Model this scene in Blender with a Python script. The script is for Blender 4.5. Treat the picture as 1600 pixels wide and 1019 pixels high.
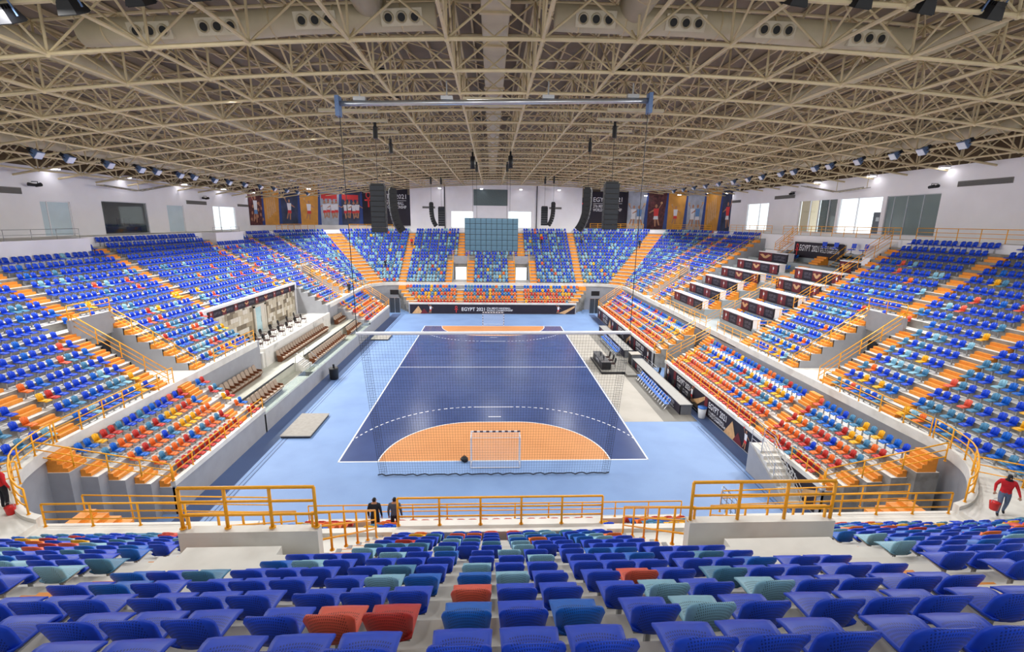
import bpy, math, random
import numpy as np
from mathutils import Vector, Matrix
from math import sin, cos, pi, radians, hypot, atan2, sqrt

rnd = random.Random(7)
S = bpy.context.scene
C = S.collection
for o in list(bpy.data.objects):
    bpy.data.objects.remove(o)

# ------------------------------------------------------------------ camera, world, lights, exposure
CAM = Vector((-0.29, -27.82, 15.13))
PITCH, YAW, ROLL = radians(12.55), radians(2.58), radians(0.76)
def cam_axes():
    f = Vector((sin(YAW)*cos(PITCH), cos(YAW)*cos(PITCH), -sin(PITCH)))
    r = Vector((cos(YAW), -sin(YAW), 0)); u = r.cross(f)
    return cos(ROLL)*r+sin(ROLL)*u, -sin(ROLL)*r+cos(ROLL)*u, f
def look_matrix(loc, direction):
    q = Vector(direction).to_track_quat('-Z', 'Y')
    return Matrix.Translation(loc) @ q.to_matrix().to_4x4()
cd = bpy.data.cameras.new('camera'); cam = bpy.data.objects.new('camera', cd); C.objects.link(cam)
cd.sensor_width = 36; cd.sensor_fit = 'HORIZONTAL'; cd.lens = 735.3/1600*36; cd.clip_start = .05; cd.clip_end = 500
_r, _u, _f = cam_axes()
m = Matrix.Identity(4)
for i in range(3):
    m[i][0], m[i][1], m[i][2], m[i][3] = _r[i], _u[i], -_f[i], CAM[i]
cam.matrix_world = m
S.camera = cam

W = bpy.data.worlds.new('sky'); S.world = W; W.use_nodes = True
bg = W.node_tree.nodes['Background']
bg.inputs[0].default_value = (.93, .96, 1, 1); bg.inputs[1].default_value = 1.6
S.view_settings.view_transform = 'Standard'; S.view_settings.look = 'None'
S.view_settings.gamma = 1; S.view_settings.use_curve_mapping = False
S.view_settings.exposure = 0.12

def area_light(name, loc, direction, size, power, col=(1, .98, .95), spread=pi):
    l = bpy.data.lights.new(name, 'AREA'); l.shape = 'SQUARE'; l.size = size; l.energy = power; l.color = col; l.spread = spread
    o = bpy.data.objects.new(name, l); C.objects.link(o); o.matrix_world = look_matrix(loc, direction)
    return o
# the hall's floodlights: two rows along the roof's long edges, one row across the near end
for i in range(9):
    y = 2+i*7.0
    area_light('floodlight_lamp', (-28.5, y, 19.0), (.6, 0, -.8), 1.2, 1250, spread=radians(140))
    area_light('floodlight_lamp', (28.5, y, 20.2), (-.6, 0, -.8), 1.2, 1250, spread=radians(140))
for x in (-15, -11, -3.7, 3.7, 11, 15):
    area_light('floodlight_lamp', (x, -12.4, 20.9), (0, .25, -1), 1.0, 500)
# added overhead fill lights over the court, no real luminaires there
for x in (-13, 0, 13):
    for y in (0, 13, 26, 39, 52):
        area_light('added_fill_light', (x, y, 21.3), (0, 0, -1), 3.2, 420)

# ------------------------------------------------------------------ materials
def lin(c):
    c = c/255
    return c/12.92 if c <= .04045 else ((c+.055)/1.055)**2.4
def col(rgb, k=1.0): return (lin(rgb[0])*k, lin(rgb[1])*k, lin(rgb[2])*k, 1)
MATS = {}
def mat(name, rgb, rough=.6, metal=0, var=.08, scale=6, bump=0, spec=.4, emit=0, coat=0):
    if name in MATS: return MATS[name]
    M = bpy.data.materials.new(name); M.use_nodes = True; nt = M.node_tree; b = nt.nodes['Principled BSDF']
    b.inputs['Roughness'].default_value = rough; b.inputs['Metallic'].default_value = metal
    b.inputs['Specular IOR Level'].default_value = spec; b.inputs['Coat Weight'].default_value = coat
    if coat: b.inputs['Coat Roughness'].default_value = .12
    if var:
        tc = nt.nodes.new('ShaderNodeTexCoord'); nz = nt.nodes.new('ShaderNodeTexNoise'); rp = nt.nodes.new('ShaderNodeValToRGB')
        nz.inputs['Scale'].default_value = scale; nz.inputs['Detail'].default_value = 3
        rp.color_ramp.elements[0].color = col(rgb, 1-var); rp.color_ramp.elements[1].color = col(rgb, 1+var)
        rp.color_ramp.elements[0].position = .3; rp.color_ramp.elements[1].position = .7
        nt.links.new(tc.outputs['Object'], nz.inputs['Vector']); nt.links.new(nz.outputs[0], rp.inputs[0]); nt.links.new(rp.outputs[0], b.inputs['Base Color'])
        if bump:
            bp = nt.nodes.new('ShaderNodeBump'); bp.inputs['Strength'].default_value = bump; bp.inputs['Distance'].default_value = .02
            nt.links.new(nz.outputs[0], bp.inputs['Height']); nt.links.new(bp.outputs[0], b.inputs['Normal'])
    else:
        b.inputs['Base Color'].default_value = col(rgb)
    if emit:
        b.inputs['Emission Color'].default_value = col(rgb); b.inputs['Emission Strength'].default_value = emit
    MATS[name] = M
    return M
def mix_noise(M, rgb2, scale, lo, hi):
    """a second colour worn in with a larger noise"""
    nt = M.node_tree; b = nt.nodes['Principled BSDF']; lk = b.inputs['Base Color'].links
    tc = nt.nodes.new('ShaderNodeTexCoord'); nz = nt.nodes.new('ShaderNodeTexNoise'); nz.inputs['Scale'].default_value = scale; nz.inputs['Detail'].default_value = 5
    rp = nt.nodes.new('ShaderNodeValToRGB'); rp.color_ramp.elements[0].position = lo; rp.color_ramp.elements[1].position = hi
    mx = nt.nodes.new('ShaderNodeMix'); mx.data_type = 'RGBA'
    nt.links.new(tc.outputs['Object'], nz.inputs['Vector']); nt.links.new(nz.outputs[0], rp.inputs[0]); nt.links.new(rp.outputs[0], mx.inputs[0])
    if lk: nt.links.new(lk[0].from_socket, mx.inputs[6])
    else: mx.inputs[6].default_value = b.inputs['Base Color'].default_value
    mx.inputs[7].default_value = col(rgb2); nt.links.new(mx.outputs[2], b.inputs['Base Color'])
    return M
concrete = mix_noise(mat('painted_concrete', (222, 221, 216), .75, var=.06, scale=1.3, bump=.15), (200, 198, 192), .9, .5, .75)
riser = mix_noise(mat('raw_grey_riser', (150, 148, 143), .85, var=.1, scale=2.5, bump=.2), (118, 115, 108), 1.4, .45, .7)
greywall = mat('grey_painted_wall', (158, 160, 166), .7, var=.05, scale=1.5)
darkgrey = mat('dark_grey_wall', (105, 108, 114), .7, var=.08, scale=1.0)
white = mat('white_wall_paint', (236, 235, 240), .7, var=.02, scale=.8)
marble = mix_noise(mat('white_marble', (222, 220, 214), .25, var=.03, scale=2, spec=.5), (188, 186, 180), 1.1, .55, .7)
orange_rail = mat('orange_yellow_paint', (246, 172, 22), .35, var=.04, scale=8, spec=.5)
orange_step = mat('orange_step_paint', (228, 146, 54), .55, var=.08, scale=5)
beige = mat('beige_painted_steel', (206, 190, 152), .5, var=.07, scale=2.0)
beige2 = mat('beige_duct_steel', (196, 186, 158), .45, var=.06, scale=1.5)
deckm = mat('roof_deck_sheet', (128, 116, 98), .7, var=.08, scale=1.2)
black = mat('black_metal', (24, 25, 29), .5, var=.1, scale=10)
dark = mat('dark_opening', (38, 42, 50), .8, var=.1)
steel = mat('brushed_steel', (190, 194, 200), .3, metal=.8, var=.04)
blue_steel = mat('blue_grey_fixture', (92, 118, 160), .45, var=.1, scale=9)
lamp = mat('lit_lamp_face', (255, 252, 255), emit=14, var=0)
lampoff = mat('lamp_glass_unlit', (196, 204, 216), .2, var=.04)
navy = mat('banner_dark_print', (34, 29, 43), .6, var=.12, scale=1.5)
maroon = mat('banner_maroon_print', (104, 34, 44), .6, var=.15, scale=2)
tan = mat('banner_tan_print', (206, 164, 118), .6, var=.15, scale=3)
printwhite = mat('banner_white_print', (225, 226, 232), .6, var=.03)
printgrey = mat('banner_grey_print', (112, 110, 124), .6, var=.1)
ankhred = mat('banner_red_print', (214, 60, 62), .6, var=.05)
skinm = mat('skin_print', (178, 128, 98), .6, var=.1)
shirtred = mat('red_cloth', (196, 34, 44), .8, var=.1, scale=12)
pantsblue = mat('grey_blue_denim', (96, 112, 138), .85, var=.12, scale=12)
pantsdark = mat('dark_trousers', (32, 34, 44), .85, var=.12, scale=12)
hairm = mat('dark_hair', (24, 22, 24), .8, var=.1)
greycloth = mat('grey_cloth', (86, 88, 96), .85, var=.1, scale=12)
mosaics = [mat('mosaic_light_stone', (196, 186, 166), .5, var=.06), mat('mosaic_mid_stone', (158, 146, 124), .5, var=.06),
           mat('mosaic_dark_stone', (122, 110, 92), .5, var=.06), mat('mosaic_pale_stone', (214, 208, 196), .5, var=.05)]
posterblue = mat('poster_blue_print', (34, 66, 138), .5, var=.12)
posters = [mat('poster_sand_print', (206, 148, 66), .6, var=.15, scale=.9), mat('poster_dark_blue_print', (52, 62, 92), .6, var=.4, scale=.8),
           mat('poster_crowd_print', (84, 40, 44), .6, var=.6, scale=2.5), mat('poster_pale_floor_print', (168, 176, 190), .6, var=.2, scale=.8)]
leather = mat('brown_leather', (108, 62, 34), .5, var=.12, scale=8)
cushion = mat('taupe_upholstery', (168, 150, 134), .8, var=.08, scale=9)
blackcloth = mat('black_upholstery', (26, 24, 26), .8, var=.1)
wood = mat('dark_chair_wood', (70, 48, 36), .5, var=.1)
glass = None
def glass_mat():
    M = bpy.data.materials.new('clear_glass'); M.use_nodes = True; nt = M.node_tree
    nt.nodes.remove(nt.nodes['Principled BSDF']); out = nt.nodes['Material Output']
    t = nt.nodes.new('ShaderNodeBsdfTransparent'); t.inputs[0].default_value = (.86, .91, .9, 1)
    g = nt.nodes.new('ShaderNodeBsdfGlossy'); g.inputs['Roughness'].default_value = .03
    mx = nt.nodes.new('ShaderNodeMixShader'); mx.inputs[0].default_value = .1
    nt.links.new(t.outputs[0], mx.inputs[1]); nt.links.new(g.outputs[0], mx.inputs[2]); nt.links.new(mx.outputs[0], out.inputs[0])
    MATS['clear_glass'] = M
    return M
glass = glass_mat()
# sports floor
def floor_mat(name, rgb, rgb2, rough, coat, scale=5):
    M = mat(name, rgb, rough, var=.07, scale=scale*6, spec=.5, coat=coat)
    return mix_noise(M, rgb2, .35, .4, .8)
floor_blue = floor_mat('light_blue_sport_floor', (119, 150, 197), (106, 136, 184), .55, 0)
floor_strip = floor_mat('slate_blue_floor_border', (72, 92, 134), (64, 82, 122), .6, 0)
court_blue = floor_mat('navy_sport_floor', (62, 80, 128), (54, 70, 114), .2, .0)
court_orange = floor_mat('orange_sport_floor', (206, 142, 86), (194, 130, 76), .45, 0)
mat_grey = floor_mat('grey_floor_covering', (172, 168, 160), (152, 147, 138), .6, 0)
mat_grey_dark = floor_mat('dark_grey_floor_covering', (122, 120, 114), (104, 101, 96), .6, 0)
line_white = mat('white_line_tape', (235, 238, 244), .5, var=.02)
# seats
SEATCOL = {'royal blue': (26, 74, 212), 'bright blue': (22, 104, 206), 'pale blue': (138, 190, 214), 'steel blue': (78, 138, 178),
           'red': (196, 58, 52), 'coral': (226, 96, 74), 'orange': (236, 116, 48), 'yellow': (240, 178, 34)}
def seat_mat(name, rgb):
    M = mat('seat_plastic_'+name.replace(' ', '_'), rgb, .45, var=.05, scale=14, spec=.3)
    nt = M.node_tree; b = nt.nodes['Principled BSDF']; base = b.inputs['Base Color'].links[0].from_socket
    # rows of moulded slots: the holes' darkness put into the colour, on local coordinates
    tc = nt.nodes.new('ShaderNodeTexCoord'); sp = nt.nodes.new('ShaderNodeSeparateXYZ'); nt.links.new(tc.outputs['Object'], sp.inputs[0])
    def mth(op, a, bb=None):
        n = nt.nodes.new('ShaderNodeMath'); n.operation = op
        for i, v in enumerate((a, bb)):
            if v is None: continue
            if isinstance(v, (int, float)): n.inputs[i].default_value = v
            else: nt.links.new(v, n.inputs[i])
        return n.outputs[0]
    x = sp.outputs[0]; v = mth('SUBTRACT', sp.outputs[2], sp.outputs[1])
    vv = mth('ADD', v, -.23+.14)
    rr = mth('SQRT', mth('ADD', mth('MULTIPLY', x, x), mth('MULTIPLY', vv, vv)))
    row = mth('LESS_THAN', mth('FRACT', mth('MULTIPLY', rr, 36)), .58)
    ang = mth('ARCTAN2', x, vv)
    slot = mth('LESS_THAN', mth('FRACT', mth('MULTIPLY', ang, 24)), .48)
    inx = mth('LESS_THAN', mth('ABSOLUTE', x), .15)
    inr = mth('MULTIPLY', mth('GREATER_THAN', rr, .16), mth('LESS_THAN', rr, .47))
    msk = mth('MULTIPLY', mth('MULTIPLY', row, slot), mth('MULTIPLY', inx, inr))
    mx = nt.nodes.new('ShaderNodeMix'); mx.data_type = 'RGBA'
    nt.links.new(mth('MULTIPLY', msk, .7), mx.inputs[0]); nt.links.new(base, mx.inputs[6]); mx.inputs[7].default_value = col(rgb, .12)
    nt.links.new(mx.outputs[2], b.inputs['Base Color'])
    return M
SEATM = {k: mat('far_seat_'+k.replace(' ', '_'), v, .42, var=.0, spec=.4) for k, v in SEATCOL.items()}
SEATN = {k: seat_mat(k, v) for k, v in SEATCOL.items()}
bracket_m = mat('grey_seat_bracket', (172, 172, 170), .5, var=.05)

# ------------------------------------------------------------------ mesh building
class MB:
    def __init__(s): s.v = []; s.f = []; s.mi = []; s.m = 0
    def quad(s, a, b, c, d):
        n = len(s.v); s.v += [tuple(a), tuple(b), tuple(c), tuple(d)]; s.f.append((n, n+1, n+2, n+3)); s.mi.append(s.m)
    def poly(s, pts):
        n = len(s.v); s.v += [tuple(p) for p in pts]; s.f.append(tuple(range(n, n+len(pts)))); s.mi.append(s.m)
    def hexa(s, p):                       # 8 points: bottom ring 0-3, top ring 4-7
        n = len(s.v); s.v += [tuple(q) for q in p]
        for f in ((3, 2, 1, 0), (4, 5, 6, 7), (0, 1, 5, 4), (1, 2, 6, 5), (2, 3, 7, 6), (3, 0, 4, 7)):
            s.f.append(tuple(n+i for i in f)); s.mi.append(s.m)
    def box(s, x0, x1, y0, y1, z0, z1):
        s.hexa([(x0, y0, z0), (x1, y0, z0), (x1, y1, z0), (x0, y1, z0), (x0, y0, z1), (x1, y0, z1), (x1, y1, z1), (x0, y1, z1)])
    def prism(s, pts, z0, z1):            # plan polygon, counter-clockwise
        n = len(pts); o = len(s.v)
        s.v += [(p[0], p[1], z0) for p in pts]+[(p[0], p[1], z1) for p in pts]
        s.f.append(tuple(o+i for i in reversed(range(n)))); s.mi.append(s.m)
        s.f.append(tuple(o+n+i for i in range(n))); s.mi.append(s.m)
        for i in range(n):
            j = (i+1) % n
            s.f.append((o+i, o+j, o+n+j, o+n+i)); s.mi.append(s.m)
    def tube(s, pts, r, n=6, caps=True):
        pts = [Vector(p) for p in pts]; o = len(s.v); k = len(pts); prev = None
        for i, p in enumerate(pts):
            t = (pts[min(i+1, k-1)]-pts[max(i-1, 0)]).normalized()
            if prev is None:
                a = t.orthogonal().normalized()
            else:
                a = (prev-t*prev.dot(t)).normalized()
            prev = a; b = t.cross(a)
            rr = r[i] if isinstance(r, (list, tuple)) else r
            for j in range(n):
                w = 2*pi*j/n; q = p+(a*cos(w)+b*sin(w))*rr; s.v.append((q.x, q.y, q.z))
        for i in range(k-1):
            for j in range(n):
                j2 = (j+1) % n
                s.f.append((o+i*n+j, o+i*n+j2, o+(i+1)*n+j2, o+(i+1)*n+j)); s.mi.append(s.m)
        if caps:
            s.f.append(tuple(o+j for j in reversed(range(n)))); s.mi.append(s.m)
            s.f.append(tuple(o+(k-1)*n+j for j in range(n))); s.mi.append(s.m)
    def disc(s, c, u, v, ru, rv, n=12):
        c = Vector(c); u = Vector(u); v = Vector(v)
        s.poly([c+u*(ru*cos(2*pi*i/n))+v*(rv*sin(2*pi*i/n)) for i in range(n)])
    def mesh(s, name, mats, smooth=False):
        me = bpy.data.meshes.new(name); me.from_pydata(s.v, [], s.f)
        for x in (mats if isinstance(mats, (list, tuple)) else [mats]): me.materials.append(x)
        if any(s.mi): me.polygons.foreach_set('material_index', s.mi)
        if smooth: me.polygons.foreach_set('use_smooth', [True]*len(s.f))
        me.update()
        return me
    def build(s, name, mats, parent=None, smooth=False):
        return link(name, s.mesh(name, mats, smooth), parent)
def link(name, data, parent=None, M=None):
    o = bpy.data.objects.new(name, data); C.objects.link(o)
    if parent is not None:
        o.parent = parent
        o.matrix_parent_inverse = Matrix.Identity(4)
        if M is None: o.matrix_basis = ORIG.get(parent.name, Matrix.Identity(4))
    if M is not None: o.matrix_basis = M
    return o
ORIG = {}                                  # an Empty stands at its thing's base: children are written in world coordinates
def thing(name, label, cat, loc=(0, 0, 0), group=None, kind=None, rz=0, local=False):
    o = bpy.data.objects.new(name, None); C.objects.link(o); o.location = loc; o.rotation_euler = (0, 0, rz)
    o.empty_display_size = .3
    if not local: ORIG[o.name] = (Matrix.Translation(loc) @ Matrix.Rotation(rz, 4, 'Z')).inverted()
    return tag(o, label, cat, group, kind)
def tag(o, label=None, cat=None, group=None, kind=None):
    if label: o['label'] = label
    if cat: o['category'] = cat
    if group: o['group'] = group
    if kind: o['kind'] = kind
    return o
def struct(o): o['kind'] = 'structure'; return o
def copy_tree(o, parent=None):
    c = o.copy(); C.objects.link(c)
    if parent is not None: c.parent = parent
    for ch in KIDS.get(o.name, []): copy_tree(ch, c)
    return c
KIDS = {}
def kids(root, *ch): KIDS.setdefault(root.name, []).extend(ch)
ORD = ['zeroth', 'first', 'second', 'third', 'fourth', 'fifth', 'sixth', 'seventh', 'eighth', 'ninth', 'tenth', 'eleventh', 'twelfth', 'thirteenth',
       'fourteenth', 'fifteenth', 'sixteenth', 'seventeenth', 'eighteenth', 'nineteenth', 'twentieth', 'twenty-first', 'twenty-second', 'twenty-third', 'twenty-fourth',
       'twenty-fifth', 'twenty-sixth', 'twenty-seventh', 'twenty-eighth', 'twenty-ninth', 'thirtieth']

# ------------------------------------------------------------------ lettering
TXT = {}
def text_mesh(body, mt):
    key = (body, mt.name)
    if key in TXT: return TXT[key]
    cu = bpy.data.curves.new('lettering', 'FONT'); cu.body = body; cu.size = 1; cu.resolution_u = 2; cu.offset = .012
    cu.space_line = .9; cu.extrude = .0
    o = bpy.data.objects.new('t', cu); C.objects.link(o)
    bpy.context.view_layer.update()
    me = bpy.data.meshes.new_from_object(o.evaluated_get(bpy.context.evaluated_depsgraph_get()))
    bpy.data.objects.remove(o)
    me.materials.clear(); me.materials.append(mt)
    xs = [v.co.x for v in me.vertices]; ys = [v.co.y for v in me.vertices]
    x0, x1, y0, y1 = min(xs), max(xs), min(ys), max(ys)
    for v in me.vertices: v.co.x -= x0; v.co.y -= y0
    TXT[key] = (me, x1-x0, y1-y0)
    return TXT[key]
def lettering(body, mt, origin, right, up, height, parent, width=None):
    """flat print: lower left corner at origin, total block height given"""
    me, w, h = text_mesh(body, mt)
    right = Vector(right).normalized(); up = Vector(up).normalized(); n = right.cross(up)
    sy = height/h; sx = (width/w) if width else sy
    M = Matrix.Identity(4)
    for i in range(3):
        M[i][0] = right[i]*sx; M[i][1] = up[i]*sy; M[i][2] = n[i]; M[i][3] = origin[i]
    base = ORIG.get(parent.name, Matrix.Identity(4))
    return link('lettering', me, parent, base @ M)
class Plane:
    """flat print on a panel: local (a, b) in metres from its lower left corner"""
    def __init__(s, origin, right, up, off=.012):
        s.r = Vector(right).normalized(); s.u = Vector(up).normalized(); s.n = s.r.cross(s.u); s.o = Vector(origin)+s.n*off
    def p(s, a, b, k=0): return s.o+s.r*a+s.u*b+s.n*k
    def rect(s, mb, a0, a1, b0, b1, k=0): mb.poly([s.p(a0, b0, k), s.p(a1, b0, k), s.p(a1, b1, k), s.p(a0, b1, k)])
    def shape(s, mb, pts, k=0): mb.poly([s.p(a, b, k) for a, b in pts])
    def ell(s, mb, a, b, ra, rb, k=0, n=10): mb.disc(s.p(a, b, k), s.r, s.u, ra, rb, n)
def ankh(pl, mb, a, b, h, k=.004):
    n = 12; ra, rb = h*.17, h*.24; ca, cb = a, b+h*.76
    for i in range(n):
        w0, w1 = 2*pi*i/n, 2*pi*(i+1)/n
        pl.shape(mb, [(ca+ra*.55*cos(w0), cb+rb*.6*sin(w0)), (ca+ra*cos(w0), cb+rb*sin(w0)), (ca+ra*cos(w1), cb+rb*sin(w1)), (ca+ra*.55*cos(w1), cb+rb*.6*sin(w1))], k)
    pl.rect(mb, a-h*.05, a+h*.05, b, b+h*.54, k); pl.rect(mb, a-h*.24, a+h*.24, b+h*.4, b+h*.5, k)
def player(pl, mb, a, b, h, flip=1, cols=(0, 1, 2, 3), k=.006):
    """a flat printed handball player: cols = skin, shirt, shorts, ball slots"""
    f = flip
    mb.m = cols[0]
    pl.ell(mb, a, b+h*.86, h*.055, h*.075, k)
    pl.shape(mb, [(a-f*.03*h, b), (a+f*.03*h, b), (a+f*.07*h, b+.38*h), (a-f*.02*h, b+.38*h)][::f], k)
    pl.shape(mb, [(a-f*.2*h, b+.05*h), (a-f*.14*h, b+.04*h), (a-f*.02*h, b+.4*h), (a-f*.1*h, b+.4*h)][::f], k)
    pl.shape(mb, [(a-f*.12*h, b+.74*h), (a-f*.07*h, b+.68*h), (a-f*.2*h, b+.95*h), (a-f*.24*h, b+.93*h)][::-f], k)
    pl.shape(mb, [(a+f*.08*h, b+.74*h), (a+f*.08*h, b+.66*h), (a+f*.3*h, b+.56*h), (a+f*.3*h, b+.6*h)][::-f], k)
    mb.m = cols[1]; pl.shape(mb, [(a-f*.1*h, b+.42*h), (a+f*.08*h, b+.42*h), (a+f*.11*h, b+.76*h), (a-f*.13*h, b+.76*h)][::f], k+.002)
    mb.m = cols[2]; pl.shape(mb, [(a-f*.12*h, b+.3*h), (a+f*.1*h, b+.3*h), (a+f*.08*h, b+.44*h), (a-f*.1*h, b+.44*h)][::f], k+.003)
    mb.m = cols[3]; pl.ell(mb, a-f*.23*h, b+.99*h, h*.05, h*.05, k+.004)
    mb.m = 0
PRINT = [skinm, printwhite, ankhred, ankhred, tan, printgrey, maroon]

# ------------------------------------------------------------------ bowl geometry
XL, XR, YN, YF, RC = -20.8, 22.2, -13.3, 53.6, 4.5
Z0, TREAD, NROW = 4.5, .81, 17
WLF, WRF, WFF = -16.5, 17.0, 49.2          # court-side wall faces
WNF = -8.7
def rise(x): return .525+.0007*max(-36, min(36, x))
CORN = {'NL': ((XL+RC, YN+RC), pi), 'FL': ((XL+RC, YF-RC), pi/2), 'FR': ((XR-RC, YF-RC), 0), 'NR': ((XR-RC, YN+RC), -pi/2)}
def bowl(side, u, d):
    """plan point at distance d outside the ledge line, and the outward normal"""
    if side == 'L': return (XL-d, u), (-1, 0)
    if side == 'R': return (XR+d, u), (1, 0)
    if side == 'N': return (u, YN-d), (0, -1)
    if side == 'F': return (u, YF+d), (0, 1)
    (cx, cy), a0 = CORN[side]
    a = a0+u                                  # u = angle in radians 0..pi/2, counter-clockwise
    return (cx+(RC+d)*cos(a), cy+(RC+d)*sin(a)), (cos(a), sin(a))
def rowz(side, u, k):
    (x, y), n = bowl(side, u, k*TREAD)
    return Z0+k*rise(x)
def dtread(k): return 0 if k <= 0 else .10+TREAD*k
def ledge(side, u):
    def lp(x, pts):
        for (a, b), (c, d) in zip(pts, pts[1:]):
            if x <= c: return b+(d-b)*max(0, (x-a)/(c-a))
        return pts[-1][1]
    if side in 'LR' and len(side) == 1: return lp(u, [(-8.8, -.6), (-8.2, -.38), (-7.6, -.2), (-7.0, -.07), (-6.4, 0), (60, 0)])
    if side == 'N': return -1.0 if abs(u) > 8.6 else 0
    if side == 'NL': return lp(u, [(0, -.6), (.2, -.95), (.42, -1.28), (.65, -1.46), (.9, -1.48), (1.15, -1.36), (1.38, -1.16), (pi/2, -1.0)])
    if side == 'NR': return lp(pi/2-u, [(0, -.6), (.2, -.95), (.42, -1.28), (.65, -1.46), (.9, -1.48), (1.15, -1.36), (1.38, -1.16), (pi/2, -1.0)])
    return 0
RANGE = {'L': (YN+RC, YF-RC), 'R': (YN+RC, YF-RC), 'N': (XL+RC, XR-RC), 'F': (XL+RC, XR-RC), 'NL': (0, pi/2), 'FL': (0, pi/2), 'FR': (0, pi/2), 'NR': (0, pi/2)}
# cut-outs: (u0, u1, first solid row, floor level of the cut, last row)
PITS = {'L': [(2.1, 5.0, 7, 4.5), (12.8, 31.8, 5, 3.4), (38.6, 41.4, 7, 4.5)],
        'R': [(2.6, 5.5, 7, 4.5), (13.3, 34.0, 17, None), (38.6, 41.4, 7, 4.5)],
        'N': [(-6.4, -4.1, 7, 4.5), (4.2, 6.9, 7, 4.5)], 'F': [(-7.2, -4.6, 7, 4.5), (3.9, 6.5, 7, 4.5)]}
TOPCUT = {'L': [(-8.8, 12.6, 15), (30.6, 36.9, 15)]}
# aisles: (u centre, width, k0, k1)
AIS = {'L': [(-5.2, 1.1, 0, 16), (3.5, 1.2, 7, 14), (1.5, 1.1, 0, 7), (5.6, 1.1, 0, 7), (14.3, 1.2, 5, 16), (29.7, 1.2, 5, 16), (40.0, 1.2, 7, 16), (38.0, 1.1, 0, 7), (42.0, 1.1, 0, 7), (48.2, 1.2, 0, 16)],
       'R': [(-3.2, 1.1, 0, 16), (3.9, 1.2, 7, 16), (2.0, 1.1, 0, 7), (6.1, 1.1, 0, 7), (12.6, 1.2, 0, 16), (34.6, 1.2, 0, 16), (43.2, 1.2, 7, 16), (38.0, 1.1, 0, 7), (42.0, 1.1, 0, 7), (48.4, 1.2, 0, 16)],
       'N': [(-15.3, 1.2, 0, 16), (15.3, 1.2, 0, 16), (-6.1, 1.2, 7, 16), (5.6, 1.2, 7, 16), (-7.0, 1.1, 0, 7), (-3.6, 1.0, 0, 7), (3.7, 1.0, 0, 7), (7.5, 1.1, 0, 7)],
       'F': [(-15.7, 1.2, 0, 16), (15.2, 1.2, 0, 16), (-5.9, 1.3, 7, 16), (5.2, 1.3, 7, 16), (-7.75, 1.1, 0, 7), (-4.0, 1.2, 0, 7), (3.3, 1.2, 0, 7), (7.1, 1.2, 0, 7)],
       'FL': [(.82, 3.0, 0, 16)], 'FR': [(.75, 3.0, 0, 16)], 'NL': [], 'NR': []}
SIDEWORD = {'L': 'left', 'R': 'right', 'N': 'near', 'F': 'far', 'FL': 'far left corner', 'FR': 'far right corner', 'NL': 'near left corner', 'NR': 'near right corner'}

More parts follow.
